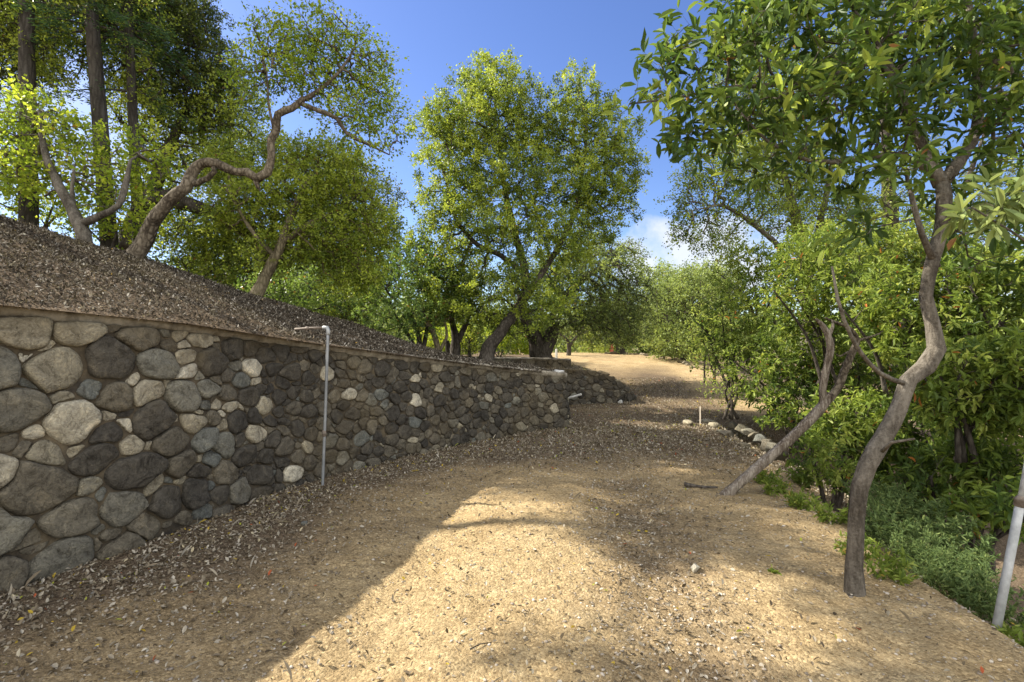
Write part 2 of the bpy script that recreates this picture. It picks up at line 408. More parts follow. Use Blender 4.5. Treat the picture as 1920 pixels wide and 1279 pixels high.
# ------------------------------------------------------------------ ground
def edgeX(y):          # brink of the bank on the right of the track
    return np.interp(y, [-5, 0, 2.7, 3.6, 5.8, 7, 9, 12], [2.5, 2.6, 2.72, 2.78, 3.25, 3.5, 3.75, 4.4])
W1 = np.array([(-5.9, -3.0), (-4.9, -1.0), (-4.25, 0.3), (-3.75, 1.8), (-3.45, 2.7), (-3.26, 3.26), (-3.0, 3.79), (-2.78, 4.38), (-2.53, 5.29), (-2.25, 5.9),
               (-1.79, 6.6), (-1.23, 7.37), (-0.52, 8.28), (0.38, 9.08), (0.85, 9.36), (1.04, 9.52), (1.06, 9.9), (0.8, 11.0), (0.5, 12.9)])
W1Z = np.array([2.0, 1.96, 1.93, 1.9, 1.87, 1.86, 1.82, 1.78, 1.68, 1.60, 1.49, 1.38, 1.24, 1.10, 1.03, 1.0, 1.0, 1.0, 1.0])
W2 = np.array([(0.55, 12.75), (1.4, 12.8), (2.1, 12.95), (2.7, 13.1), (3.1, 13.35), (3.35, 13.8)])
W2Z = np.array([0.92, 0.9, 0.84, 0.62, 0.32, 0.1])
def terrain(x, y):
    x = np.asarray(x, float); y = np.asarray(y, float)
    z = 0.92 * sstep(12.6, 24.5, y)
    z = z - 0.5 * sstep(29, 42, y)                                   # crest of the track
    # terrace held up by the second wall
    wy = np.interp(x, W2[:, 0], W2[:, 1] + 0.12)
    on = (y > wy) & (x < 3.35)
    zt = np.interp(x, W2[:, 0], W2Z - 0.05)
    z = np.where(on, np.maximum(z, np.minimum(zt, 0.86) * np.ones_like(z)), z)
    z = np.where((x < 0.4) & (y > 12.2), np.maximum(z, 0.86), z)
    # bank on the right
    e = edgeX(y)
    fade = 1 - sstep(9.0, 10.4, y)
    z = z - fade * (0.25 * sstep(-0.1, 0.35, x - e) + 1.25 * sstep(0.15, 3.2, x - e))
    # gentle fall to the right of the far track
    rx = np.interp(y, [10, 14, 19, 28, 40], [6.5, 7.6, 7.2, 6.2, 8])
    z = z - (1 - fade) * 0.5 * sstep(0, 3.5, x - rx)
    p = np.stack([x, y, np.zeros_like(x)], -1)
    z = z + 0.035 * fbm(p, 0.7, 3) + 0.012 * fbm(p + 9, 3.0, 3)
    z = z + 0.09 * np.exp(-((x - 3.35) / 0.45) ** 2 - ((y - 9.0) / 0.6) ** 2)
    # wheel ruts
    rut = np.exp(-((x - 0.95 - 0.09 * (y - 3)) / 0.22) ** 2) + np.exp(-((x + 0.75 - 0.10 * (y - 3)) / 0.25) ** 2)
    z = z - 0.034 * rut * (1 - sstep(7, 10, y)) + 0.018 * np.exp(-((x - 0.1 - 0.09 * (y - 3)) / 0.35) ** 2) * (1 - sstep(7, 10, y))
    return z
def clods(x, y):
    p = np.stack([x, y, np.zeros_like(x)], -1)
    n = fbm(p, 14, 3, 0.6)
    return 0.014 * n + 0.012 * np.maximum(0, fbm(p + 4, 26, 2, 0.6)) + 0.012 * fbm(p + 8, 5, 2)

def walldist(x, y, Wp):
    P = np.stack([x, y], -1); best = np.full(x.shape, 1e9)
    for a, b in zip(Wp[:-1], Wp[1:]):
        d = b - a; t = np.clip(((P - a) @ d) / (d @ d), 0, 1)
        best = np.minimum(best, np.linalg.norm(P - (a + t[..., None] * d), axis=-1))
    return best
def litter_amount(x, y):
    """0 bare .. 1 thick leaf cover"""
    p = np.stack([x, y, np.zeros_like(x)], -1)
    d = walldist(x, y, W1[:16])
    a = 1.0 * np.exp(-(d / 0.55) ** 2) + 0.55 * np.exp(-(d / 1.7) ** 2)
    far = sstep(5.6, 7.5, y) * (1 - sstep(17, 22, y)) * (1 - sstep(3.4, 4.6, x - 0.1 * y))
    a = np.maximum(a, 0.75 * far)
    a = np.maximum(a, 0.85 * sstep(0.1, 0.8, x - edgeX(y)) * (y < 10.3))
    a = np.maximum(a, 0.42 * np.exp(-((x - 1.0 - 0.09 * (y - 3)) / 0.5) ** 2) * (y < 6))
    a = np.maximum(a, 0.9 * (x < 0.3) * (y > 12.5))
    a = np.maximum(a, 0.8 * sstep(0, 1.5, x - np.interp(y, [10, 14, 19, 28, 40], [6.5, 7.6, 7.2, 6.2, 8])) * (y > 10.3))
    return np.clip(a + 0.25 * fbm(p, 1.1, 3), 0, 1)

def make_ground():
    def axis(segs):
        out = [segs[0][0]]
        for a, b, s in segs:
            n = max(1, int(round((b - a) / s))); out += list(np.linspace(a, b, n + 1)[1:])
        return np.array(out)
    xs = axis([(-260, -60, 20), (-60, -12, 3), (-12, -4.2, 0.4), (-4.2, 3.6, 0.028), (3.6, 9, 0.1), (9, 30, 0.8), (30, 60, 3), (60, 260, 20)])
    ys = axis([(-60, -6, 4), (-6, 1.2, 0.3), (1.2, 6.0, 0.024), (6.0, 13.6, 0.06), (13.6, 30, 0.25), (30, 60, 1.5), (60, 500, 20)])
    X, Y = np.meshgrid(xs, ys)
    Z = terrain(X, Y)
    Z = Z + clods(X, Y) * (1 - sstep(7, 11, Y)) * (Y > 1.2) * (X > -4.2) * (X < 4.2)
    n, m = X.shape
    v = np.stack([X, Y, Z], -1).reshape(-1, 3)
    i = np.arange(n - 1)[:, None] * m + np.arange(m - 1)[None]
    f = np.stack([i, i + 1, i + m + 1, i + m], -1).reshape(-1, 4)
    o = mesh_obj('ground', v, f, M['ground'], None, litter_amount(X, Y).ravel(), True)
    o['kind'] = 'structure'
make_ground()

# hillside above the long wall: wall top -> crest -> ground behind
HS = [  # wall (x, y, z)           crest                  behind
    ((-5.9, -3.0, 1.97), (-9.5, -2.0, 4.1), (-34, -4, 3.4)),
    ((-4.25, 0.3, 1.9), (-7.6, 2.2, 3.75), (-34, 1, 3.2)),
    ((-3.45, 2.7, 1.84), (-6.7, 5.2, 3.45), (-33, 8, 2.9)),
    ((-3.26, 3.26, 1.83), (-6.25, 6.1, 3.22), (-32, 12, 2.6)),
    ((-2.78, 4.38, 1.75), (-5.58, 7.5, 2.94), (-28, 18, 2.0)),
    ((-2.25, 5.9, 1.57), (-5.0, 10.0, 2.53), (-22, 22, 1.3)),
    ((-1.23, 7.37, 1.35), (-4.0, 12.0, 2.08), (-15, 24, 0.7)),
    ((-0.52, 8.28, 1.21), (-2.04, 14.0, 1.20), (-6, 23, 0.6)),
    ((0.38, 9.08, 1.07), (-0.4, 14.2, 0.97), (-1.5, 20, 0.6)),
    ((0.9, 9.55, 0.97), (0.35, 13.0, 0.93), (0.3, 16, 0.6)),
]
HSA = np.array(HS)                                                 # (10,3,3)
def hill_point(s, t):
    """s along the wall 0..1, t across: 0 wall top, 1 crest, 2 far behind"""
    s = np.asarray(s, float) * (len(HS) - 1); i = np.clip(s.astype(int), 0, len(HS) - 2); f = (s - i)[..., None]
    R = HSA[i] * (1 - f[..., None]) + HSA[i + 1] * f[..., None]
    t = np.asarray(t, float)[..., None]
    a = R[..., 0, :] * (1 - np.clip(t, 0, 1)) + R[..., 1, :] * np.clip(t, 0, 1)
    tt = np.clip(t - 1, 0, 1); b = R[..., 1, :] * (1 - tt) + R[..., 2, :] * tt
    P = np.where(t <= 1, a, b)
    sm = 0.0
    k = np.clip(1 - np.abs(t[..., 0] - 1) / 0.25, 0, 1)
    P[..., 2] -= 0.06 * k * k + 0.25 * np.clip(tt[..., 0] * 8, 0, 1) * (1 - tt[..., 0])
    q = P.copy(); q[..., 2] = 0
    w = np.clip(t[..., 0] * 6, 0, 1)
    P[..., 2] += w * (0.09 * fbm(q, 0.9, 3) + 0.03 * fbm(q + 2, 2.2, 2) + 0.02 * fbm(q + 5, 4, 3))
    return P
def make_hill():
    s = np.linspace(0, 1, 260); t = np.concatenate([np.linspace(0, 1, 110), 1 + np.linspace(0, 1, 60)[1:] ** 1.5])
    S, T = np.meshgrid(s, t); P = hill_point(S, T)
    n, m = S.shape; v = P.reshape(-1, 3)
    i = np.arange(n - 1)[:, None] * m + np.arange(m - 1)[None]
    f = np.stack([i, i + 1, i + m + 1, i + m], -1).reshape(-1, 4)
    o = mesh_obj('hillside', v, f, M['ground'], None, np.full(len(v), 1.0), True)
    o['kind'] = 'structure'
make_hill()

# ------------------------------------------------------------------ dry stone walls
def clip_poly(poly, n, c):
    """keep the side where p.n <= c"""
    out = []
    k = len(poly)
    for i in range(k):
        a, b = poly[i], poly[(i + 1) % k]
        da, db = a @ n - c, b @ n - c
        if da <= 0: out.append(a)
        if (da < 0) != (db < 0) and da != db:
            out.append(a + (b - a) * (da / (da - db)))
    return out

class WallFace:
    def __init__(s, P, Z, batter=0.07):
        Pp = np.column_stack([P, Z]); Q, _ = catmull(Pp, np.ones(len(Pp)), 0.05)
        s.Q = Q[:, :2]; s.Z = Q[:, 2]
        seg = np.linalg.norm(np.diff(s.Q, axis=0), axis=1); s.S = np.concatenate([[0], np.cumsum(seg)]); s.L = s.S[-1]
        T = np.gradient(s.Q, axis=0)
        for _ in range(6): T[1:-1] = (T[:-2] + T[1:-1] * 2 + T[2:]) / 4
        T /= np.linalg.norm(T, axis=1, keepdims=True)
        s.N = np.stack([T[:, 1], -T[:, 0]], -1); s.batter = batter
    def top(s, u): return np.interp(u, s.S, s.Z)
    def at(s, u, z, d):
        x = np.interp(u, s.S, s.Q[:, 0]); y = np.interp(u, s.S, s.Q[:, 1])
        nx = np.interp(u, s.S, s.N[:, 0]); ny = np.interp(u, s.S, s.N[:, 1])
        dd = d - s.batter * z
        return np.stack([x + nx * dd, y + ny * dd, z], -1)

def build_wall(name, label, W, seed, rfun, zlow=-0.12, coping=0.085, light=None, group=None):
    rg = np.random.default_rng(seed)
    root = thing(name, label, 'wall', (float(W.Q[len(W.Q) // 2, 0]), float(W.Q[len(W.Q) // 2, 1]), 0), group)
    AX = 1.22
    pts = []; rad = []
    grid = {}
    def ok(p, r):
        gx, gy = int(p[0] / 0.4), int(p[1] / 0.4)
        for a in (-1, 0, 1):
            for b in (-1, 0, 1):
                for k in grid.get((gx + a, gy + b), ()):
                    if (pts[k][0] - p[0]) ** 2 + (pts[k][1] - p[1]) ** 2 < (0.80 * (rad[k] + r)) ** 2: return False
        return True
    LA = W.L / AX
    for lv, tries in ((1.12, 1500), (0.9, 2500), (0.68, 5000), (0.48, 7000), (0.32, 9000)):
        for _ in range(int(tries * W.L / 14)):
            u = rg.random() * LA; tz = float(W.top(u * AX)) - coping
            z = zlow + rg.random() * (tz - zlow + 0.02)
            r = rfun(u * AX) * lv * (0.9 + 0.2 * rg.random())
            p = np.array([u, z])
            if ok(p, r):
                pts.append(p); rad.append(r); grid.setdefault((int(u / 0.4), int(z / 0.4)), []).append(len(pts) - 1)
    pts = np.array(pts); rad = np.array(rad)
    st = MB()
    for i in range(len(pts)):
        p = pts[i]; r = rad[i]
        R = r * 2.5
        poly = [p + np.array(q) * R for q in ((-1, -.6), (-.6, -1), (.6, -1), (1, -.6), (1, .6), (.6, 1), (-.6, 1), (-1, .6))]
        d2 = ((pts - p) ** 2).sum(1); nb = np.argsort(d2)[1:22]
        for j in nb:
            n = pts[j] - p; dist = math.sqrt(n @ n)
            if dist > R + rad[j] * 2: continue
            n = n / dist
            c = (dist * dist + r * r - rad[j] ** 2) / (2 * dist)
            poly = clip_poly(poly, n, p @ n + c)
            if len(poly) < 3: break
        if len(poly) < 3: continue
        tz = float(W.top(p[0] * AX)) - coping
        poly = clip_poly(poly, np.array([0, 1.0]), tz)
        if len(poly) < 3: continue
        poly = np.array(poly); cen = poly.mean(0)
        # tilt: a slight shear makes the courses lean
        gap = 0.003 + 0.006 * rg.random()
        for it in range(2):
            k = (0.13 if it == 0 else 0.25) + 0.05 * rg.random()
            a = poly; b = np.roll(poly, -1, 0)
            poly = np.stack([a * (1 - k) + b * k, a * k + b * (1 - k)], 1).reshape(-1, 2)
        cen = poly.mean(0)
        ang = np.arctan2(poly[:, 1] - cen[1], poly[:, 0] - cen[0]); rr = np.linalg.norm(poly - cen, axis=1)
        o = np.argsort(ang); ang = ang[o]; rr = rr[o]
        K = 26
        th = np.linspace(-np.pi, np.pi, K, endpoint=False)
        ri = np.interp(th, ang, rr, period=2 * np.pi)
        ri = ri * (1 + 0.10 * fbm(np.stack([np.cos(th) * 1.2, np.sin(th) * 1.2, np.full(K, i * 3.1)], -1), 1.6, 2)) - gap
        if ri.min() < 0.010: continue
        mr = ri.mean()
        h = min(0.06, mr * (0.30 + 0.26 * rg.random()))
        flat = rg.random()
        prof = [(1.0, -0.03), (1.0, 0.32 * h), (0.965, 0.66 * h), (0.88, (0.86 + 0.10 * flat) * h), (0.66, (0.94 + 0.05 * flat) * h), (0.34, h), (0.0, h)]
        V = []
        tl = rg.normal(0, 0.10, 2)
        for q, (sc, dd) in enumerate(prof[:-1]):
            x = cen[0] + np.cos(th) * ri * sc; y = cen[1] + np.sin(th) * ri * sc
            nn = 0.021 * fbm(np.stack([x, y, np.full(K, i * 1.7)], -1), 15, 3, 0.65) * (q > 0)
            tilt = ((x - cen[0]) * tl[0] + (y - cen[1]) * tl[1]) * (q > 0)
            V.append(np.stack([x * AX, y, dd + nn + tilt], -1))
        V = np.concatenate(V + [np.array([[cen[0] * AX, cen[1], h]])])
        wq = np.stack([V[:, 0], V[:, 1], np.zeros(len(V))], -1)
        V[:, 0] += 0.060 * fbm(wq, 5.0, 2); V[:, 1] += 0.045 * fbm(wq + 31, 5.0, 2) * np.clip((tz - V[:, 1]) / 0.08, 0, 1)
        uu = np.clip(V[:, 0], 0, W.L)
        P3 = W.at(uu, V[:, 1], V[:, 2])
        nr = len(prof) - 1
        a = np.arange(nr - 1)[:, None] * K; jj = np.arange(K)[None]; j2 = (jj + 1) % K
        f = np.stack([a + jj, a + j2, a + K + j2, a + K + jj], -1).reshape(-1, 4)
        b = (nr - 1) * K; jj = np.arange(K)
        tr = np.stack([b + jj, b + (jj + 1) % K, np.full(K, nr * K)], -1)
        u = p[0] * AX
        tv = rg.beta(1.5, 2.8) * 0.85
        if rg.random() < 0.06: tv = 0.8 + 0.2 * rg.random()
        if light is not None: tv = light(u, p[1], tv, rg)
        st.add(P3, [f, tr], float(np.clip(tv, 0, 1)))
    st.build('stonework', M['stone'], root, True)
    # mortar bed behind the stones, and the back of the wall
    U = np.linspace(0, W.L, int(W.L / 0.03)); nz = 64
    Tt = np.linspace(0, 1, nz)
    UU, TT = np.meshgrid(U, Tt); top = W.top(UU) - coping * 0.4
    ZZ = -0.3 + TT * (top + 0.3)
    q = np.stack([UU, ZZ, np.zeros_like(UU)], -1)
    dd = 0.004 + 0.016 * fbm(q, 9, 3) + 0.008 * fbm(q + 3, 40, 2) - 0.004
    P3 = W.at(UU, ZZ, dd)
    n, m = UU.shape
    i = np.arange(n - 1)[:, None] * m + np.arange(m - 1)[None]
    f = np.stack([i, i + 1, i + m + 1, i + m], -1).reshape(-1, 4)
    mb = MB(); mb.add(P3.reshape(-1, 3), f)
    Pb = W.at(UU[:, ::6], ZZ[:, ::6] * 1.0 - 0.03, np.full_like(UU[:, ::6], -0.30)); n, m = Pb.shape[:2]
    i = np.arange(n - 1)[:, None] * m + np.arange(m - 1)[None]
    mb.add(Pb.reshape(-1, 3), np.stack([i + m, i + m + 1, i + 1, i], -1).reshape(-1, 4))
    mb.build('mortar', M['mortar'], root, True)
    if coping > 0:
        U = np.linspace(0, W.L, int(W.L / 0.025))
        prof = [(-0.02, -1.25), (0.012, -1.0), (0.026, -0.55), (0.022, -0.12), (0.005, 0.0), (-0.06, 0.05), (-0.15, 0.03), (-0.24, 0.0), (-0.31, -0.1), (-0.315, -1.2)]
        V = []
        for d, zz in prof:
            z = W.top(U) + zz * coping
            q = np.stack([U, np.full_like(U, d * 4), np.full_like(U, zz)], -1)
            k = 0.026 * fbm(q, 6, 5, 0.7); k2 = 0.024 * fbm(q + 7, 4.5, 5, 0.7)
            V.append(W.at(U, z + k2, d + k))
        V = np.array(V); n, m = V.shape[:2]
        i = np.arange(n - 1)[:, None] * m + np.arange(m - 1)[None]
        f = np.stack([i, i + 1, i + m + 1, i + m], -1).reshape(-1, 4)
        mesh_obj('coping', (V.reshape(-1, 3) - np.array(root.location)), f, M['coping'], root, None, True)
    return root

FACE1 = WallFace(W1, W1Z)
def near_light(u, z, tv, rg):
    # pale boulders towards the near end, sooty ones further on
    k = 1 - sstep(7.7, 9.3, u)
    if rg.random() < 0.6 * k and z > 0.75: tv = 0.66 + 0.34 * rg.random()
    elif rg.random() < 0.5 * k: tv = 0.42 + 0.35 * rg.random()
    return tv
build_wall('stone_retaining_wall', 'long curved rubble stone retaining wall holding back the leaf covered hillside beside the track', FACE1, 3,
           lambda u: 0.150 - 0.070 * float(sstep(6.9, 9.8, u)), light=near_light)
FACE2 = WallFace(W2, W2Z, 0.05)
build_wall('stone_retaining_wall', 'short rubble wall sloping down to the track beyond the end of the long wall', FACE2, 8, lambda u: 0.085, coping=0.0, light=lambda u, z, tv, rg: tv * 0.75)
W3 = np.array([(-1.6, 13.3), (-0.6, 13.6), (0.4, 13.7), (1.2, 13.9), (1.65, 14.3), (1.7, 15.2)]); 
FACE3 = WallFace(W3, np.array([1.14, 1.15, 1.15, 1.13, 1.10, 1.08]), 0.04)
build_wall('stone_retaining_wall', 'low upper tier of rubble stone in front of the dark twin stemmed oak', FACE3, 12, lambda u: 0.085, zlow=0.7, coping=0.04)
# earth behind the low upper tier
def tier():
    poly = np.vstack([W3 + np.array([[0, 0.15], [0, .15], [0, .15], [-.1, .15], [-.15, .1], [-.15, 0]]), [(1.4, 19.0), (-2.5, 19.0), (-3.5, 16.0), (-3.0, 13.6)]])
    c = poly.mean(0); V = []; K = len(poly); RN = 8
    for k in range(1, RN + 1):
        for q in poly: V.append(c + (q - c) * k / RN)
    V = np.array([c] + V); z = 1.10 + 0.03 * fbm(np.column_stack([V, np.zeros(len(V))]), 1.5, 3); z[-K:] -= 0.06
    V = np.column_stack([V, z]); skirt = V[-K:].copy(); skirt[:, 2] = 0.6; V = np.vstack([V, skirt])
    tri = [(0, 1 + j, 1 + (j + 1) % K) for j in range(K)]; quad = []
    for k in range(RN): 
        a = 1 + k * K; b = a + K
        for j in range(K): quad.append((a + j, b + j, b + (j + 1) % K, a + (j + 1) % K))
    o = mesh_obj('terrace_ground', V, [np.array(tri), np.array(quad)], M['ground'], None, np.full(len(V), 0.75), True); o['kind'] = 'structure'
tier()

# ------------------------------------------------------------------ loose rocks
def rock_mesh(c, r, seed, squash=(1, 1, 0.7), sub=3):
    import bmesh
    bm = bmesh.new(); bmesh.ops.create_icosphere(bm, subdivisions=sub, radius=1.0)
    v = np.array([x.co[:] for x in bm.verts]); f = np.array([[q.index for q in x.verts] for x in bm.faces]); bm.free()
    rg = np.random.default_rng(seed)
    for _ in range(11):                      # chop flat facets
        n = rg.normal(size=3); n /= np.linalg.norm(n); d = 0.45 + 0.3 * rg.random()
        k = v @ n; v = v - np.outer(np.maximum(0, k - d), n) * 0.97
    v = v * (1 + 0.22 * fbm(v + seed * 1.37, 1.3, 4)[:, None])
    a = rg.random() * 6.28; ca, sa = math.cos(a), math.sin(a)
    v = v * np.array(squash) * r
    v = np.stack([v[:, 0] * ca - v[:, 1] * sa, v[:, 0] * sa + v[:, 1] * ca, v[:, 2]], -1)
    return v + np.asarray(c), f
def gz(x, y): return float(terrain(np.array([x]), np.array([y]))[0])
def rock(label, x, y, r, seed, tint, squash=(1, 1, 0.6), z=None, group=None, mat='stone'):
    z = gz(x, y) if z is None else z
    v, f = rock_mesh((0, 0, 0), r, seed, squash)
    o = mesh_obj('rock', v, f, M[mat], None, np.full(len(v), tint), True)
    o.location = (x, y, z + r * squash[2] * 0.35); tag(o, label, 'rock', group)
def gp(px, py):     # pixel on flat ground near the camera
    Y = H * 960 / (py - 639.5); return (px - 960) / 960 * Y, Y
x, y = gp(1302, 1070); rock('pale angular rock lying in the shaded leaf litter on the sandy track', x, y, 0.055, 2, 0.97, (1.35, 0.7, 0.6))
x, y = gp(572, 985); rock('small bluish grey stone on the litter between wall and sunlit track', x, y, 0.04, 4, 0.64, (1.4, 0.8, 0.6))
x, y = gp(1292, 806); rock('rounded pale rock just beside the foot of the thin wooden stake', x - 0.02, y, 0.13, 5, 0.80, (1.3, 0.8, 0.6))
x, y = gp(1325, 792); rock('flat pale slab behind the thin wooden stake', x, y, 0.17, 6, 0.84, (1.4, 0.8, 0.28))
x, y = gp(1338, 810); rock('pinkish grey rock a step to the side of the wooden stake', x, y, 0.12, 7, 0.8)
x, y = gp(1363, 822); rock('dark angular rock half buried on the mound by the stake', x, y, 0.12, 9, 0.3)
x, y = gp(1395, 838); rock('small brown rock on the slope below the stake mound', x, y, 0.09, 10, 0.5)
v = hill_point(np.array([0.46]), np.array([0.10]))[0]
hp = hill_point(np.array([0.47]), np.array([0.13]))[0]
rock('white rock resting on the mulch above the long wall', float(hp[0]), float(hp[1]), 0.055, 11, 1.0, (1.3, 0.8, 0.6), z=float(hp[2]))
rock('bright white rock set on top of the end of the long wall', 0.86, 9.5, 0.11, 12, 1.0, (1.4, 1, 0.5), z=1.0, mat='white')
rock('dark lichened rock pile stone on top of the short sloping wall', 2.35, 13.35, 0.16, 13, 0.05, (1.5, 0.8, 0.7))
rock('white block at the foot of the short sloping wall', 2.75, 12.98, 0.09, 14, 1.0, (1, 0.8, 0.9), mat='white')
# low rubble edging past the stake
rg = np.random.default_rng(44)
eg = [(1375, 800), (1390, 806), (1402, 812), (1414, 820), (1424, 828), (1436, 838), (1448, 848), (1462, 860)]
for k, (a, b) in enumerate(eg):
    x, y = gp(a, b)
    rock('rough grey stone in the low edging row at the brink of the shaded hollow', x, y, 0.10 + 0.04 * rg.random(), 60 + k, 0.35 + 0.4 * rg.random(), (1.2, 0.8, 0.75), z=0.0, group='stones in the low edging row')
rock('brown stone half sunk in the mound before the low edging row', 3.5, 8.6, 0.08, 131, 0.7)
# pale stones along the outer edge of the far track
for k in range(26):
    t = k / 25.0
    X = np.interp(t, [0, 0.35, 0.7, 1], [5.2, 6.6, 7.1, 7.4]) + rg.normal(0, 0.12); Y = 27.5 - 11.5 * t + rg.normal(0, 0.15)
    rock('pale stone along the outer edge of the far bend of the track', float(X), float(Y), 0.12 + 0.10 * rg.random(), 90 + k, 0.75 + 0.25 * rg.random(), (1.3, 0.8, 0.5), group='pale stones lining the far bend')

# ------------------------------------------------------------------ pipes, posts, stakes
def standpipe():
    base = np.array([-2.12, 5.72, 0.0]); topp = np.array([-2.12, 5.72, 1.72]) + np.array([0.065, 0.0, 0])
    root = thing('water_pipe', 'grey standpipe rising against the stone wall with an elbow over the coping', 'pipe', (-2.12, 5.72, 0))
    r = 0.016
    m = MB(); P, R = catmull([base - [0.0, 0, 0.1], base * .5 + topp * .5 + [0.004, 0, 0], topp], [r] * 3, 0.1); v, f = tube(P, R, 16); m.add(v, f)
    m.build('riser', M['pipe'], root, True)
    m = MB(); c = base + (topp - base) * 0.33; v, f = tube([c - [0, 0, .035], c - [0, 0, .03], c + [0, 0, .03], c + [0, 0, .035]], [r * 1.1, r * 1.35, r * 1.35, r * 1.1], 16); m.add(v, f)
    v, f = tube([c - [0, 0, .008], c + [0, 0, .008]], [r * 1.5, r * 1.5], 16); m.add(v, f)
    m.build('coupling', M['rust'], root, True)
    m = MB(); e = topp + [0, 0, 0.02]
    v, f = tube([topp - [0, 0, .05], topp - [0, 0, .045], topp, e + [-.01, 0, .008], e + [-.04, 0.012, .01], e + [-.06, 0.018, .01]], [r * 1.25, r * 1.4, r * 1.4, r * 1.4, r * 1.4, r * 1.3], 16); m.add(v, f)
    m.build('elbow', M['galv'], root, True)
    m = MB(); v, f = tube([e + [-.05, 0.015, .01], e + [-.22, .06, .005], e + [-.42, .12, -.005]], [r * .85] * 3, 14); m.add(v, f)
    v, f = tube([e + [-.24, .066, .004], e + [-.28, .078, .003]], [r * 1.2] * 2, 14); m.add(v, f)
    m.build('outlet', M['rust'], root, True)
standpipe()

def lean_pipe():
    a = up(1872, 1158, 2.95); b = up(1925, 880, 2.95)
    d = b - a; b2 = a + d * 1.75; a2 = a - d * 0.25
    root = thing('metal_pole', 'slanting galvanised pole with a rusty collar standing in the weeds on the bank', 'pole', tuple(a))
    m = MB(); v, f = tube([a2, a + d * .2, a + d * .78], [.022, .022, .022], 18); m.add(v, f); m.build('lower_tube', M['galv'], root, True)
    m = MB(); v, f = tube([a + d * .7, b, b2], [.0165, .0165, .0165], 18); m.add(v, f); m.build('upper_tube', M['galv'], root, True)
    m = MB(); c = a + d * .78; u = d / np.linalg.norm(d)
    v, f = tube([c - u * .03, c - u * .024, c + u * .005, c + u * .01, c + u * .035], [.023, .029, .029, .034, .018], 18); m.add(v, f); m.build('collar', M['rust'], root, True)
lean_pipe()
def post(name, label, cat, x, y, h, r, mat, lean=(0, 0), z=None, sides=5):
    z = gz(x, y) if z is None else z
    v, f = tube([(0, 0, -0.1), (lean[0] * .5, lean[1] * .5, h * .5), (lean[0], lean[1], h)], [r, r, r * .85], sides, 0.05)
    o = mesh_obj(name, v, f, M[mat], None, None, False); o.location = (x, y, z); tag(o, label, cat)
x, y = gp(1313, 806)
post('wooden_stake', 'thin pale wooden stake standing in the pile of rocks by the track', 'stake', x, y, 0.33, 0.014, 'stake', (0, 0), sides=4)
post('marker_post', 'small white post beside the bare little tree on the upper terrace', 'post', up(1043, 667, 22)[0], 22, 0.42, 0.06, 'white', sides=4)
post('marker_post', 'short red painted post against the bushes at the top of the track', 'post', up(1147, 667, 29)[0], 29, 0.65, 0.13, 'redwood', sides=4)
m = MB(); v, f = tube([(1.02, 9.75, 0.50), (1.3, 9.6, 0.60)], [.02, .02], 10); m.add(v - np.array([1.02, 9.75, .5]), f); o = m.build('drain_pipe', M['white']); o.location = (1.02, 9.75, .5); tag(o, 'short white pipe sticking out of the end of the long wall', 'pipe')
# dark stick on the sand by the leaning snag
def stick(label, pts, r, mat='bark_dark'):
    P, R = catmull(pts, np.linspace(r, r * .5, len(pts)), 0.04); v, f = tube(P, R, 7, 0.15, 8)
    o = mesh_obj('stick', v - P[0], f, M[mat], None, None, True); o.location = P[0]; tag(o, label, 'stick')
x, y = gp(1283, 913); x2, y2 = gp(1345, 920)
stick('dark broken stick lying on the sand at the foot of the leaning dead tree', [(x, y, .03), ((x + x2) / 2, (y + y2) / 2, .02), (x2, y2, .035)], 0.022)
x, y = gp(940 - 40, 1215); stick('short thin dark twig lying on the sunlit sand', [(x - .05, y - .03, .012), (x, y, .02), (x + .06, y + .03, .012)], 0.004)

# ------------------------------------------------------------------ leaves and trees
def unit(v): return v / (np.linalg.norm(v, axis=-1, keepdims=True) + 1e-9)
def leaf_geo(kind, pos, d, n, L, W, tint):
    """vectorised leaves: returns verts, list of faces, tint"""
    d = unit(d); n = unit(n - d * (n * d).sum(-1, keepdims=True)); s = np.cross(d, n)
    if kind == 'quad':
        T = np.array([(0, 0, 0), (.5, -.5, .10), (1, 0, 0), (.5, .5, .10)]); F = [(0, 1, 2, 3)]
    elif kind == 'broad':
        T = np.array([(0, 0, 0), (.3, -.42, .10), (.68, -.45, .08), (1, 0, -.14), (.68, .45, .08), (.3, .42, .10), (.5, 0, .0)])
        F = [(0, 1, 2, 6), (6, 2, 3, 4), (0, 6, 4, 5)]
        T = np.array([(0, 0, 0), (.3, -.42, .09), (.68, -.45, .05), (1, 0, -.12), (.68, .45, .05), (.3, .42, .09)]); F = [(0, 1, 2, 3), (0, 3, 4, 5)]
    elif kind == 'tri':
        T = np.array([(0, -.5, 0), (1, 0, 0), (0, .5, 0)]); F = [(0, 1, 2)]
    L = np.broadcast_to(L, len(pos))[:, None, None]; W = np.broadcast_to(W, len(pos))[:, None, None]
    v = pos[:, None] + d[:, None] * (T[None, :, :1] * L) + s[:, None] * (T[None, :, 1:2] * W) + n[:, None] * (T[None, :, 2:] * L)
    k = len(T); b = (np.arange(len(pos)) * k)[:, None]
    f = np.concatenate([b + np.array(q)[None] for q in F])
    return v.reshape(-1, 3), f, np.repeat(np.broadcast_to(tint, len(pos)), k)

def B(px, py, Y, rx, ry=None, rd=None):
    """a lobe of foliage seen in direction (px,py) at real distance Y with half-sizes given as seen"""
    ry = rx if ry is None else ry
    c = up(px, py, Y); a = rx * Y / 960; b = ry * Y / 960
    return (c, np.array([a, (a * 0.85 if rd is None else rd), b]))

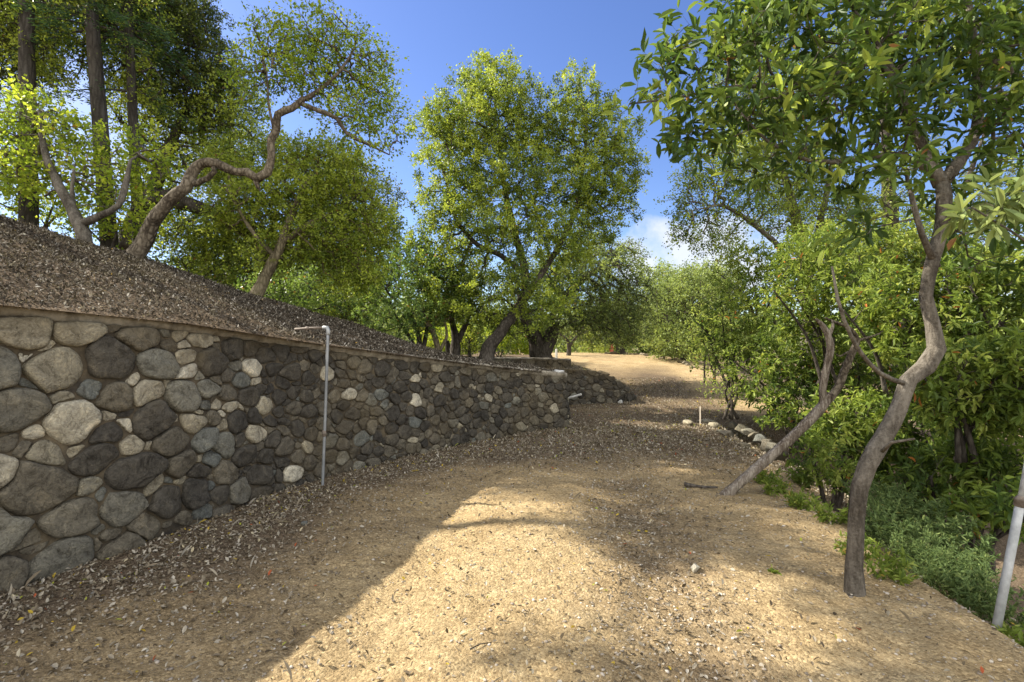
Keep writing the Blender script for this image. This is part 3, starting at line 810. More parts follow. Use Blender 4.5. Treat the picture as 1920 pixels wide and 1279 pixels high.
def sample_lobes(lobes, n, rg, mind, shell=0.42):
    vol = np.array([l[1].prod() ** 0.8 for l in lobes]); vol = vol / vol.sum()
    out = np.zeros((0, 3)); tries = 0
    A = []
    cell = {}
    while len(A) < n and tries < n * 14:
        tries += 1
        k = rg.choice(len(lobes), p=vol); c, r = lobes[k][:2]
        u = rg.normal(size=3); u /= np.linalg.norm(u)
        q = c + u * r * (rg.random() ** shell) * (0.9 + 0.2 * rg.random())
        key = tuple((q / mind).astype(int)); bad = False
        for a in (-1, 0, 1):
            for b in (-1, 0, 1):
                for e in (-1, 0, 1):
                    for w in cell.get((key[0] + a, key[1] + b, key[2] + e), ()):
                        if (w[0] - q[0]) ** 2 + (w[1] - q[1]) ** 2 + (w[2] - q[2]) ** 2 < mind * mind: bad = True; break
                    if bad: break
                if bad: break
            if bad: break
        if bad: continue
        cell.setdefault(key, []).append(q); A.append(q)
    return np.array(A)

def make_tree(name, label, cat, stems, lobes, n, seed, leaf, bark, lm, clump=0.32, per=60, mind=0.2, rt=0.0075,
              group=None, twigs=5, up_bias=0.5, sides=12, rough=0.12, base=None, hang=0.0, shell=0.42, bare=0.0, tint_mu=0.5, tint_sd=0.22, wob=0.10, extra=None, flare=0.18):
    """stems: [(points, radii)], lobes: ellipsoids of foliage. leaf = (kind, length, width)"""
    rg = np.random.default_rng(seed)
    b0 = np.array(stems[0][0][0], float)
    root = thing(name, label, cat, tuple(b0), group)
    tb = MB(); nodes = []; nrad = []; plen = []
    for si, (pts, rad) in enumerate(stems):
        P, R = catmull(pts, rad, 0.10 if max(rad) < 0.3 else 0.18)
        k = len(P)
        w = (wob * R[:, None]) * np.stack([fbm(P * 2.2 + 3 * si + a * 11, 1, 2) for a in range(3)], -1) * 4
        w[0] = 0; P = P + w
        if si == 0: R = R * (1 + flare * np.exp(-np.arange(k) * (0.10 if max(rad) < 0.3 else .18) / (R[0] * 1.3)))
        v, f = tube(P, R, sides, rough, 5.0 / max(0.12, R[0] * 4), seed * 0.7 + si * 5); tb.add(v, f)
        st = 0 if si else int(k * 0.3)
        L = np.concatenate([[0], np.cumsum(np.linalg.norm(np.diff(P, axis=0), axis=1))])
        for q in range(st, k, 1): nodes.append(P[q]); nrad.append(R[q]); plen.append(0.0)
    A = sample_lobes(lobes, n, rg, mind, shell)
    N0 = len(nodes); CAP = N0 + len(A) * 14 + 10
    NP = np.zeros((CAP, 3)); NP[:N0] = nodes; PL = np.zeros(CAP); par = np.full(CAP, -1); cnt = np.zeros(CAP)
    nn = N0
    d0 = np.array([np.linalg.norm(NP[:N0] - a, axis=1).min() for a in A]); order = np.argsort(d0)
    chains = []
    for a in A[order]:
        dv = a - NP[:nn]; dist = np.sqrt((dv ** 2).sum(1))
        cost = dist + 0.30 * PL[:nn] + 0.25 * np.maximum(0, -dv[:, 2])
        i = int(np.argmin(cost)); dd = dist[i]
        m = max(2, min(12, int(dd / 0.22)))
        t = np.linspace(0, 1, m + 1)[1:]
        p0 = NP[i]
        seg = p0 + (a - p0) * t[:, None]
        bow = np.sin(t * np.pi)[:, None]
        seg = seg + bow * (rg.normal(size=3) * 0.10 * dd + np.array([0, 0, 0.10 * dd])) + rg.normal(size=(m, 3)) * 0.022 * dd * (t < 0.99)[:, None]
        idx = np.arange(nn, nn + m); NP[idx] = seg; par[idx] = np.concatenate([[i], idx[:-1]]); PL[idx] = PL[i] + dd * t
        nn += m; chains.append((i, idx))
    for i, idx in chains:
        j = idx[-1]
        while j >= 0: cnt[j] += 1; j = par[j]
    RR = rt * np.maximum(cnt, 1) ** 0.52
    RR[:N0] = nrad
    tips = np.zeros((len(chains), 3)); tdir = np.zeros((len(chains), 3))
    for k, (i, idx) in enumerate(chains):
        P = np.vstack([NP[i], NP[idx]])
        R = RR[idx]; R = np.concatenate([[min(RR[i] * 0.85, R[0] * 1.15)], R]); R = np.minimum(R, RR[i] * 0.9 + 0.001)
        sd = 7 if R[0] > 0.035 else (5 if R[0] > 0.014 else 3)
        v, f = tube(P, R, sd, 0.0, cap=False); tb.add(v, f)
        tips[k] = P[-1]; tdir[k] = unit(P[-1] - P[-2])
    # twiglets
    K = len(tips) * twigs
    c = np.repeat(tips, twigs, 0); td = np.repeat(tdir, twigs, 0)
    dr = unit(td * 0.7 + rg.normal(size=(K, 3)) * 0.75 + np.array([0, 0, 0.12 - hang]))
    ln = clump * (0.6 + 0.8 * rg.random(K))
    e = c + dr * ln[:, None]; e[:, 2] -= hang * ln * 0.8
    if rt > 0:
        s1 = unit(np.cross(dr, rg.normal(size=(K, 3)))); s2 = np.cross(dr, s1); rw = rt * 0.45
        tri = [s1, -0.5 * s1 + 0.86 * s2, -0.5 * s1 - 0.86 * s2]
        v = np.stack([c + tri[0] * rw, c + tri[1] * rw, c + tri[2] * rw, e + tri[0] * rw * .4, e + tri[1] * rw * .4, e + tri[2] * rw * .4], 1).reshape(-1, 3)
        b = (np.arange(K) * 6)[:, None]
        tb.add(v, np.concatenate([b + np.array([q]) for q in ((0, 1, 4, 3), (1, 2, 5, 4), (2, 0, 3, 5))]))
    tr = tb.build('trunk', bark, root, True)
    # leaves
    keep = rg.random(len(tips)) >= bare
    ct = np.clip(rg.normal(tint_mu, tint_sd, len(tips)), 0, 1)
    kp = np.repeat(keep, twigs); cc, ee, dd_ = c[kp], e[kp], dr[kp]; ctt = np.repeat(ct[keep], twigs)
    per_t = max(1, int(per / twigs))
    cc = np.repeat(cc, per_t, 0); ee = np.repeat(ee, per_t, 0); dd_ = np.repeat(dd_, per_t, 0); ctt = np.repeat(ctt, per_t)
    n_ = len(cc)
    kind, Ll, Wl = leaf
    if kind == 'broad':                    # whorls towards the twig ends
        u = 1 - rg.random(n_) ** 1.6 * 0.75
        pos = cc + (ee - cc) * u[:, None] + rg.normal(size=(n_, 3)) * 0.006
        ld = unit(dd_ * 0.55 + rg.normal(size=(n_, 3)) * 0.62 + np.array([0, 0, -0.10 - hang]))
        nr = unit(rg.normal(size=(n_, 3)) * 0.45 + np.array([0, 0, 1.0]))
    else:
        u = 0.15 + 0.95 * rg.random(n_)
        pos = cc + (ee - cc) * u[:, None] + rg.normal(size=(n_, 3)) * clump * 0.16
        ld = unit(dd_ * 0.4 + rg.normal(size=(n_, 3)))
        nr = unit(rg.normal(size=(n_, 3)) * 0.8 + np.array([-0.1, 0, up_bias]))
    sc = 0.55 + 0.7 * rg.random(n_); sw = 0.7 + 0.5 * rg.random(n_)
    tt = np.clip(ctt + rg.normal(0, 0.16, n_), 0, 0.93)
    odd = rg.random(n_); tt = np.where(odd < 0.006, 1.0, tt)
    v, f, tv = leaf_geo(kind, pos, ld, nr, Ll * sc, Wl * sc * sw, tt)
    if extra: extra(rg, tips, tdir, root)
    mesh_obj('crown', v - np.array(root.location), f, lm, root, tv, False)
    return root

G = dict(
 oak=leaf_mat('oak_leaf', [(0.0, (0.053, 0.085, 0.016)), (0.35, (0.136, 0.192, 0.027)), (0.6, (0.224, 0.291, 0.035)), (0.93, (0.389, 0.454, 0.061)), (1.0, (0.30, 0.17, 0.05))], 0.45, 0.45),
 bright=leaf_mat('maple_leaf', [(0.0, (0.118, 0.185, 0.020)), (0.4, (0.236, 0.334, 0.030)), (0.7, (0.366, 0.469, 0.041)), (0.93, (0.543, 0.596, 0.068)), (1.0, (0.38, 0.22, 0.04))], 0.5, 0.5),
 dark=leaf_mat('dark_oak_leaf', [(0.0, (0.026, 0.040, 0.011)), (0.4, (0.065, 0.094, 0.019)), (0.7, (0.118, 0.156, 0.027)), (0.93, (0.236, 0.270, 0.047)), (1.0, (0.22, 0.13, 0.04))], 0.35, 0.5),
 grey=leaf_mat('grey_oak_leaf', [(0.0, (0.065, 0.094, 0.030)), (0.45, (0.159, 0.213, 0.057)), (0.93, (0.342, 0.412, 0.115)), (1.0, (0.25, 0.2, 0.08))], 0.38, 0.5),
 laurel=leaf_mat('laurel_leaf', [(0.0, (0.042, 0.082, 0.021)), (0.4, (0.106, 0.170, 0.033)), (0.7, (0.184, 0.259, 0.048)), (0.93, (0.340, 0.409, 0.081)), (1.0, (0.42, 0.20, 0.08))], 0.40, 0.5, spec=0.25),
 shrub=leaf_mat('shrub_leaf', [(0.0, (0.058, 0.100, 0.023)), (0.4, (0.139, 0.199, 0.034)), (0.7, (0.232, 0.299, 0.054)), (0.93, (0.383, 0.433, 0.105)), (1.0, (0.50, 0.18, 0.05))], 0.45, 0.5, spec=0.25),
 toyon=leaf_mat('toyon_leaf', [(0.0, (0.052, 0.105, 0.025)), (0.45, (0.130, 0.209, 0.046)), (0.93, (0.273, 0.392, 0.105)), (1.0, (0.5, 0.18, 0.06))], 0.42, 0.4),
 conifer=leaf_mat('needle', [(0.0, (0.021, 0.051, 0.022)), (0.5, (0.053, 0.111, 0.041)), (0.93, (0.118, 0.206, 0.061)), (1.0, (0.15, 0.1, 0.04))], 0.2, 0.6),
 weed=leaf_mat('weed_leaf', [(0.0, (0.05, 0.08, 0.028)), (0.5, (0.12, 0.175, 0.065)), (0.93, (0.25, 0.30, 0.11)), (1.0, (0.35, 0.30, 0.10))], 0.35, 0.6, spec=0.1),
)
def S(path, Y=None):
    """stem given by (px, py, Y, radius)"""
    return ([up(p[0], p[1], p[2]) for p in path], [p[3] for p in path])

OAKL = ('quad', 0.062, 0.040)
# -- big central oak
make_tree('oak_tree', 'tall bright green oak with slanting forked trunk behind the end of the long wall', 'tree',
    [S([(905, 700, 12.0, 0.2106), (918, 655, 12.0, 0.1638), (948, 610, 12.1, 0.1326), (975, 575, 12.3, 0.1170), (985, 530, 12.5, 0.1014), (978, 480, 12.6, 0.0936), (962, 430, 12.7, 0.0858), (950, 370, 12.8, 0.0702), (938, 300, 12.9, 0.0468), (935, 220, 13, 0.0234)]),
     S([(972, 578, 12.3, 0.0936), (1010, 520, 12.5, 0.0780), (1050, 460, 12.7, 0.0702), (1080, 390, 12.9, 0.0546), (1095, 300, 13.0, 0.0390), (1100, 220, 13, 0.0234)]),
     S([(982, 510, 12.5, 0.0780), (940, 480, 12.3, 0.0624), (890, 455, 12.2, 0.0546), (850, 400, 12.2, 0.0390), (835, 330, 12.3, 0.0234)])],
    [B(930, 160, 13, 75, 55), B(900, 230, 12.8, 115, 75), B(840, 250, 12.8, 60, 70), B(985, 250, 12.8, 80, 75), B(1085, 185, 13.2, 50, 55), B(1110, 255, 13.0, 85, 80), B(1165, 300, 13.2, 48, 55),
     B(870, 340, 12.5, 90, 70), B(985, 350, 12.3, 95, 65), B(1090, 350, 12.8, 85, 65), B(820, 400, 12.5, 50, 60), B(900, 430, 12.2, 90, 55), B(1010, 440, 12.4, 85, 50), B(1110, 420, 13.0, 60, 50),
     B(850, 510, 12.3, 70, 55), B(940, 530, 11.9, 75, 45), B(800, 470, 12.6, 40, 50), B(1060, 500, 12.8, 60, 45), B(1120, 360, 13, 60, 50), B(870, 575, 11.9, 55, 35), B(1000, 590, 12.0, 45, 30), B(930, 600, 12.6, 50, 30), B(820, 545, 12.2, 45, 40), B(1050, 560, 12.6, 45, 40), B(790, 225, 13, 22, 28), B(1190, 360, 13.4, 25, 50), B(1170, 400, 13.4, 30, 25)],
    1180, 11, ('quad', 0.062, 0.042), M['bark_dark'], G['oak'], clump=0.235, per=115, mind=0.19, rt=0.0060, tint_mu=0.52, tint_sd=0.27)
# -- dark twin stemmed oak on the terrace
make_tree('oak_tree', 'dark twin stemmed oak with drooping grey green crown on the upper stone tier', 'tree',
    [S([(1017, 690, 16, .34), (1012, 655, 16, .28), (998, 625, 16, .22), (985, 590, 16, .17), (975, 550, 16, .1)]),
     S([(1016, 668, 16, .26), (1033, 630, 16, .22), (1042, 590, 16.2, .18), (1070, 545, 16.4, .13), (1110, 510, 16.6, .09), (1150, 500, 16.8, .05)])],
    [B(1010, 530, 16.5, 70, 50), B(1080, 520, 16.5, 75, 50), B(1150, 520, 17, 60, 50), B(1190, 560, 17, 42, 50), B(1120, 575, 16.5, 65, 50), B(1060, 590, 16, 50, 35), B(1165, 610, 17, 45, 35), B(960, 590, 16, 45, 40),
     B(1110, 465, 18, 60, 28), B(1180, 470, 20, 28, 22), B(1010, 610, 16.4, 55, 25)],
    560, 12, ('quad', 0.075, 0.048), M['bark_dark'], G['grey'], clump=0.36, per=70, mind=0.28, rt=0.010, hang=0.25, tint_mu=0.42)
# -- round far oaks
make_tree('oak_tree', 'round olive green oak with a low dark trunk beside the far track', 'tree',
    [S([(1288, 697, 22, .22), (1285, 670, 22, .2), (1292, 645, 22, .16), (1280, 600, 22, .1)]), S([(1286, 672, 22, .14), (1268, 645, 22, .1), (1250, 600, 22, .07)])],
    [B(1275, 570, 22.5, 62, 50), B(1245, 610, 22, 48, 45), B(1310, 590, 22, 55, 60), B(1270, 640, 21.5, 55, 25), B(1290, 540, 23, 60, 32), B(1340, 560, 23, 45, 50)],
    420, 13, ('quad', 0.10, 0.062), M['bark_dark'], G['grey'], clump=0.45, per=80, mind=0.34, rt=0.012, tint_mu=0.62)
make_tree('oak_tree', 'tall pale green oak showing above the round olive oak at the far bend', 'tree',
    [S([(1250, 668, 34, .3), (1248, 620, 34, .22), (1252, 560, 34, .1)])],
    [B(1225, 530, 34, 30, 30), B(1260, 540, 35, 40, 32), B(1225, 580, 33, 32, 40), B(1300, 530, 35, 40, 26), B(1345, 525, 34, 40, 30)],
    300, 14, ('quad', 0.14, 0.09), M['bark_grey'], G['grey'], clump=0.6, per=80, mind=0.5, rt=0.016, tint_mu=0.7)
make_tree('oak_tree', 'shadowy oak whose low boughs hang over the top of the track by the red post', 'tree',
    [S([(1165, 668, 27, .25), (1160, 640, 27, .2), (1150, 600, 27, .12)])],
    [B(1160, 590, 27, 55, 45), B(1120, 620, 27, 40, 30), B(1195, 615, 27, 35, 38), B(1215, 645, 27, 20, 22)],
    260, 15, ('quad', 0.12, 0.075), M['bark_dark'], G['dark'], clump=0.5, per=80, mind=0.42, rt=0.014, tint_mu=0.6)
make_tree('bare_tree', 'small bare spreading tree on the sunlit terrace behind the twin stemmed oak', 'tree',
    [S([(1065, 672, 24, .11), (1066, 650, 24, .10), (1062, 636, 24, .07), (1045, 622, 24, .04)]), S([(1066, 650, 24, .08), (1080, 632, 24, .05), (1095, 622, 24, .03)])],
    [B(1065, 620, 24, 40, 16)], 60, 16, ('quad', 0.07, 0.045), M['bark_dark'], G['oak'], clump=0.4, per=14, mind=0.3, rt=0.009, bare=0.4)

# -- curved oak leaning over the hillside
make_tree('crooked_oak', 'crooked oak with a furrowed S shaped trunk leaning out from the crest of the hillside', 'tree',
    [S([(244, 505, 7.3, 0.1230), (266, 462, 7.3, 0.1050), (285, 415, 7.3, 0.0918), (318, 378, 7.3, 0.0836), (348, 352, 7.35, 0.0804), (358, 322, 7.4, 0.0771), (378, 304, 7.4, 0.0656), (408, 306, 7.42, 0.0640), (440, 321, 7.45, 0.0574), (462, 322, 7.48, 0.0623), (482, 335, 7.5, 0.0689), (500, 322, 7.5, 0.0640), (510, 290, 7.5, 0.0541),
        (508, 262, 7.5, 0.0558), (519, 240, 7.5, 0.0541), (521, 214, 7.5, 0.0508), (545, 202, 7.55, 0.0476), (570, 183, 7.6, 0.0410)]),
     S([(478, 332, 7.5, 0.0492), (484, 350, 7.48, 0.0287), (488, 358, 7.47, 0.0098)]),
     S([(560, 192, 7.6, 0.0344), (600, 208, 7.6, 0.0328), (632, 222, 7.65, 0.0287), (650, 250, 7.7, 0.0246), (690, 270, 7.8, 0.0197), (730, 290, 7.9, 0.0098)]),
     S([(572, 186, 7.6, 0.0410), (605, 165, 7.7, 0.0287), (640, 130, 7.8, 0.0205), (665, 90, 7.9, 0.0115)]),
     S([(515, 250, 7.5, 0.0246), (505, 200, 7.5, 0.0148), (500, 130, 7.5, 0.0082)]),
     S([(365, 345, 7.35, 0.0451), (388, 335, 7.25, 0.0394), (402, 320, 7.2, 0.0328), (398, 313, 7.18, 0.0295)])],
    [B(520, 80, 8.0, 60, 45), B(600, 75, 8.0, 60, 55), B(660, 120, 8.2, 70, 55), B(560, 140, 7.8, 70, 35), B(700, 180, 8.2, 45, 60), B(640, 210, 7.9, 50, 35), B(700, 255, 7.9, 45, 25), B(745, 235, 8.1, 22, 40), B(480, 140, 7.8, 45, 40), B(625, 50, 8.0, 40, 30)],
    430, 21, ('quad', 0.055, 0.037), M['bark_oak'], G['bright'], clump=0.22, per=38, mind=0.16, rt=0.0044, bare=0.05, sides=22, rough=0.14, hang=0.1, tint_mu=0.42, wob=0.14)

# -- small forked tree at the hill crest
make_tree('maple_tree', 'small forked tree with pale yellow green leaves on the crest above the wall', 'tree',
    [S([(166, 500, 7.75, .12), (158, 440, 7.8, .10), (150, 420, 7.8, .09), (125, 375, 7.9, .072), (100, 325, 8.0, .06), (82, 272, 8.1, .045), (75, 210, 8.3, .03)]),
     S([(152, 420, 7.8, .065), (190, 402, 7.8, .052), (222, 385, 7.8, .042), (236, 345, 7.9, .045), (245, 300, 8.0, .02)]),
     S([(140, 400, 7.9, .035), (135, 360, 7.95, .028), (140, 310, 8, .015)])],
    [B(50, 230, 8.6, 75, 60), B(120, 270, 8.4, 60, 50), B(60, 320, 8.4, 80, 45), B(180, 330, 8.3, 55, 40), B(0, 270, 8.6, 60, 70), B(270, 300, 8.7, 50, 50), B(110, 370, 8.3, 40, 25), B(225, 370, 8.3, 40, 30),],
    330, 22, ('quad', 0.075, 0.052), M['bark_grey'], G['bright'], clump=0.27, per=36, mind=0.2, rt=0.0055, tint_mu=0.62, bare=0.08)

make_tree('oak_tree', 'added dark leaved oak whose high boughs cast dappled shade on the track', 'tree',  # added tree, boughs placed above the view to throw dapples on the track
    [([(-10.2, 6.6, 3.4), (-10.0, 6.8, 5.2), (-9.3, 7.2, 6.6), (-8.0, 7.6, 7.3), (-6.6, 7.4, 7.7), (-5.2, 6.6, 8.0)], [.20, .16, .11, .07, .045, .02])],
    [(np.array(c), np.array(r)) for c, r in (((-6.6, 7.4, 7.3), (.75, .6, .5)), ((-5.6, 6.3, 7.4), (.5, .5, .4)), ((-5.0, 5.6, 7.5), (.6, .45, .4)), ((-4.2, 7.4, 7.8), (.7, .4, .35)),
      ((-5.2, 5.3, 6.9), (.5, .45, .4)), ((-4.4, 6.0, 7.0), (.45, .4, .3)), ((-3.9, 5.2, 7.2), (.4, .35, .3)), ((-3.2, 5.9, 7.6), (.35, .35, .3)), ((-7.5, 5.65, 7.2), (.4, .22, .25)), ((-6.4, 5.3, 7.4), (.35, .25, .3)))],
    420, 23, ('quad', 0.066, 0.046), M['bark_dark'], G['dark'], clump=0.26, per=62, mind=0.2, rt=0.006, hang=0.15, tint_mu=0.6, tint_sd=0.26)

# -- conifers behind the crest
def conifer(label, px, Y, r, lean, seed, lo=0, hi=13.5, baseZ=1.5, dens=210, cr=2.1):
    x = (px - 960) / 960 * Y
    rg = np.random.default_rng(seed)
    root = thing('conifer_tree', label, 'tree', (x, Y, baseZ), 'tall conifers behind the hillside')
    P = [(0, 0, 0), (lean * .3, 0, hi * .3), (lean * .7, 0, hi * .7), (lean, 0, hi)]
    Q, R = catmull(P, [r * 1.25, r, r * .75, r * .2], 0.25)
    tb = MB(); v, f = tube(Q, R, 14, 0.08, 3, seed); tb.add(v + np.array([x, Y, baseZ]), f)
    vs, fs, ts = [], [], []; off = 0
    for k in range(dens):
        t = lo + (1 - lo) * rg.random(); z = hi * t
        a = rg.random() * 6.283; ln = cr * (1.05 - 0.75 * t) * (0.6 + 0.6 * rg.random())
        b0 = np.array([x + lean * t, Y, baseZ + z]); d = np.array([math.cos(a), math.sin(a), -0.18])
        tt = np.linspace(0, 1, 6)[:, None]
        br = b0 + d * ln * tt + np.array([0, 0, -0.25 * ln]) * tt ** 2
        v, f = tube(br, np.linspace(0.022, 0.004, 6), 4, cap=False); tb.add(v, f)
        n = int(150 * ln)
        u = 0.2 + 0.8 * rg.random(n); side = rg.normal(size=n) * 0.28 * (1.1 - u)
        pos = b0 + d * ln * u[:, None] + np.array([0, 0, -0.25 * ln]) * (u ** 2)[:, None] + np.cross(d, [0, 0, 1]) * side[:, None] + np.array([0, 0, -1]) * (np.abs(rg.normal(size=n)) * 0.10)[:, None]
        ld = unit(d + np.cross(d, [0, 0, 1]) * np.sign(side)[:, None] * 0.9 + rg.normal(size=(n, 3)) * 0.35)
        nr = unit(rg.normal(size=(n, 3)) * 0.5 + np.array([0, 0, 1]))
        v, f, tv = leaf_geo('quad', pos, ld, nr, 0.10, 0.022, np.clip(rg.normal(0.45, 0.22, n), 0, .93))
        vs.append(v); fs.append(f + off); ts.append(tv); off += len(v)
    tb.build('trunk', M['bark_conifer'], root, True)
    mesh_obj('crown', np.concatenate(vs) - np.array(root.location), np.concatenate(fs), G['conifer'], root, np.concatenate(ts))
conifer('tall straight conifer whose dark trunk stands just over the forked pale leaved tree', 214, 9.8, 0.125, -0.95, 31, 0.42, 12.5, 2.2, 90, 1.8)
conifer('dark conifer standing close beside the crooked oak, thinner than its neighbour', 266, 10.3, 0.09, -0.5, 32, 0.40, 11.5, 2.0, 80, 1.7)
conifer('thick conifer trunk above the highest part of the hillside, farthest from the crooked oak', 56, 9.6, 0.13, -0.15, 33, 0.52, 11.5, 2.6, 80, 1.8)
conifer('slim conifer with sparse boughs low down between the crooked oak and the mossy leaning oak', 425, 17.0, 0.12, 0.2, 34, 0.05, 9.0, 1.2, 120, 2.4)
conifer('feathery conifer with low sweeping boughs behind the mossy leaning oak', 560, 18.0, 0.13, 0.3, 35, 0.04, 7.5, 0.9, 120, 2.6)

# -- large dark oak overhanging from high up
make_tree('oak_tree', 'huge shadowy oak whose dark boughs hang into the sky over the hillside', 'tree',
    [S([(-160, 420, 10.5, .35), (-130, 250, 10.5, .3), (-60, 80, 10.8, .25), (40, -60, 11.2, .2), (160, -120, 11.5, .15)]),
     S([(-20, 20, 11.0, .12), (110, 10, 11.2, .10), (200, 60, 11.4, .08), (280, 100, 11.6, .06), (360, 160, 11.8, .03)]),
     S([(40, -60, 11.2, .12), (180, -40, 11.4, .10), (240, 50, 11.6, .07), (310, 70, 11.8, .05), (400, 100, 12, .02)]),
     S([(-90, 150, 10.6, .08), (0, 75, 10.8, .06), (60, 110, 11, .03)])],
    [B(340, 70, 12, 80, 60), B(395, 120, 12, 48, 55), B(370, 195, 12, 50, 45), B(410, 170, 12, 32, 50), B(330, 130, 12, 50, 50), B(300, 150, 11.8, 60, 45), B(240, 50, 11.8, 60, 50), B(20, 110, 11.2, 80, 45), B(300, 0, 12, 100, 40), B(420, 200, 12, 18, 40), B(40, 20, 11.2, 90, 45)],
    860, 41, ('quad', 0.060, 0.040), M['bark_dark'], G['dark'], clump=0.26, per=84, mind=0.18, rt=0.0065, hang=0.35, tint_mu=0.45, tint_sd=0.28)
make_tree('oak_tree', 'spreading oak with speckled yellow leaves high above the conifer trunks', 'tree',
    [S([(-260, 420, 9.6, .3), (-220, 250, 9.6, .25), (-100, 60, 9.8, .18), (40, -20, 10, .12), (150, 10, 10.2, .07), (230, 60, 10.3, .03)])],
    [B(60, 60, 10.2, 90, 45), B(150, 60, 10.3, 80, 45), B(220, 110, 10.4, 60, 35), B(250, 40, 10.4, 60, 40), B(100, 120, 10.2, 70, 22), B(270, 160, 10.5, 40, 30), B(0, 20, 10, 80, 50)],
    230, 49, ('quad', 0.060, 0.042), M['bark_dark'], G['oak'], clump=0.26, per=50, mind=0.24, rt=0.0065, hang=0.2, tint_mu=0.62, tint_sd=0.26)

# -- mossy leaning oak and the trees behind the slope
make_tree('oak_tree', 'mossy short trunked oak leaning uphill with yellow green leaves clinging to its bark', 'tree',
    [S([(478, 560, 10.0, 0.1275), (492, 530, 10.0, 0.1105), (508, 495, 10.1, 0.1020), (530, 455, 10.2, 0.0850), (548, 400, 10.4, 0.0680), (570, 350, 10.6, 0.0510), (590, 320, 10.8, 0.0255)]),
     S([(530, 455, 10.2, 0.0595), (580, 420, 10.4, 0.0467), (640, 390, 10.8, 0.0340), (690, 350, 11, 0.0170)]),
     S([(515, 480, 10.1, 0.0510), (470, 430, 10.2, 0.0382), (440, 380, 10.3, 0.0255)])],
    [B(470, 400, 10.8, 70, 60), B(560, 370, 10.8, 75, 60), B(640, 350, 11, 70, 60), B(600, 440, 10.8, 80, 50), B(680, 420, 11.2, 60, 60), B(510, 470, 10.3, 45, 35), B(560, 300, 11, 70, 35), B(430, 330, 11, 50, 50), B(655, 500, 11.2, 60, 45), B(620, 290, 11, 50, 25)],
    820, 42, ('quad', 0.058, 0.042), M['bark_moss'], G['oak'], clump=0.25, per=84, mind=0.2, rt=0.0058, tint_mu=0.74, tint_sd=0.24)
make_tree('oak_tree', 'dark leaved oak standing far behind the hillside where the blue gap opens', 'tree',
    [S([(650, 600, 17, .28), (655, 520, 17, .22), (680, 440, 17, .15), (700, 380, 17, .08)])],
    [B(715, 365, 17, 38, 28), B(690, 420, 17, 50, 45), B(640, 400, 17, 50, 70), B(600, 480, 17, 70, 60), B(690, 500, 16.5, 60, 50), B(650, 330, 17, 50, 30), B(730, 430, 17, 25, 40)],
    420, 43, ('quad', 0.085, 0.055), M['bark_dark'], G['dark'], clump=0.42, per=70, mind=0.33, rt=0.010, tint_mu=0.62)
make_tree('oak_tree', 'yellow green oak with a thick dark bough reaching sideways behind the crooked trunk', 'tree',
    [S([(250, 470, 11.5, .26), (262, 400, 11.5, .24), (300, 372, 11.5, .2), (350, 382, 11.4, .16), (400, 400, 11.3, .13), (450, 430, 11.2, .1), (480, 450, 11.2, .05)]),
     S([(270, 390, 11.5, .18), (300, 320, 11.6, .14), (330, 250, 11.8, .1), (360, 180, 12, .05)])],
    [B(330, 250, 12, 80, 60), B(430, 230, 12, 70, 60), B(400, 300, 12, 70, 50), B(310, 330, 12, 60, 50), B(470, 290, 12, 50, 50), B(380, 440, 11.5, 80, 35), B(330, 410, 11.8, 70, 35), B(250, 200, 12, 60, 50), B(440, 170, 12.3, 50, 50)],
    520, 44, ('quad', 0.064, 0.045), M['bark_dark'], G['oak'], clump=0.30, per=56, mind=0.24, rt=0.0075, tint_mu=0.66, tint_sd=0.24, bare=0.04)
make_tree('toyon_tree', 'bushy deep green tree with orange dead sprigs at the lower end of the hillside', 'tree',
    [S([(790, 668, 12.5, .07), (785, 630, 12.5, .06), (770, 590, 12.4, .04)]), S([(792, 668, 12.5, .06), (800, 620, 12.5, .05), (808, 580, 12.5, .03)]), S([(788, 668, 12.5, .05), (760, 620, 12.5, .04), (735, 580, 12.4, .02)])],
    [B(740, 540, 12.3, 60, 50), B(800, 520, 12.4, 60, 50), B(715, 590, 12.2, 45, 35), B(780, 590, 12, 60, 35), B(840, 560, 12.6, 40, 40), B(770, 480, 12.8, 50, 30)],
    380, 45, ('broad', 0.085, 0.030), M['bark_dark'], G['toyon'], clump=0.26, per=50, mind=0.24, rt=0.006, tint_mu=0.45)
make_tree('small_tree', 'slender multi stemmed tree with curved pale stems just before the great oak trunk', 'tree',
    [S([(822, 678, 12.2, .08), (818, 640, 12.2, .07), (800, 600, 12.2, .05), (790, 570, 12.2, .03)]), S([(824, 660, 12.2, .05), (838, 630, 12.2, .035), (832, 600, 12.2, .02)])],
    [B(810, 590, 12.4, 45, 30), B(850, 575, 12.4, 30, 30)], 120, 46, ('quad', 0.06, 0.04), M['bark_moss'], G['oak'], clump=0.25, per=50, mind=0.24, rt=0.006)
make_tree('small_tree', 'dark V forked tree between the slender stems and the slanting oak trunk', 'tree',
    [S([(852, 676, 13, .13), (855, 640, 13, .11), (848, 605, 13, .07), (840, 560, 13, .04)]), S([(856, 645, 13, .08), (872, 612, 13, .06), (885, 575, 13, .04)]), S([(842, 672, 13.2, .08), (838, 640, 13.2, .06)])],
    [B(860, 560, 13.4, 60, 40), B(900, 590, 13.6, 40, 30), B(880, 520, 13.4, 50, 40)], 220, 47, ('quad', 0.062, 0.042), M['bark_dark'], G['oak'], clump=0.27, per=60, mind=0.25, rt=0.007, tint_mu=0.6)
make_tree('bush', 'low dense twiggy brown bush beside the foot of the slanting oak trunk', 'bush',
    [S([(880, 676, 13.5, .05), (880, 650, 13.5, .04)])], [B(880, 640, 13.6, 26, 26), B(868, 655, 13.6, 16, 15)], 110, 48, ('quad', 0.045, 0.028), M['bark_dark'], G['dark'], clump=0.2, per=40, mind=0.16, rt=0.005, tint_mu=0.75)

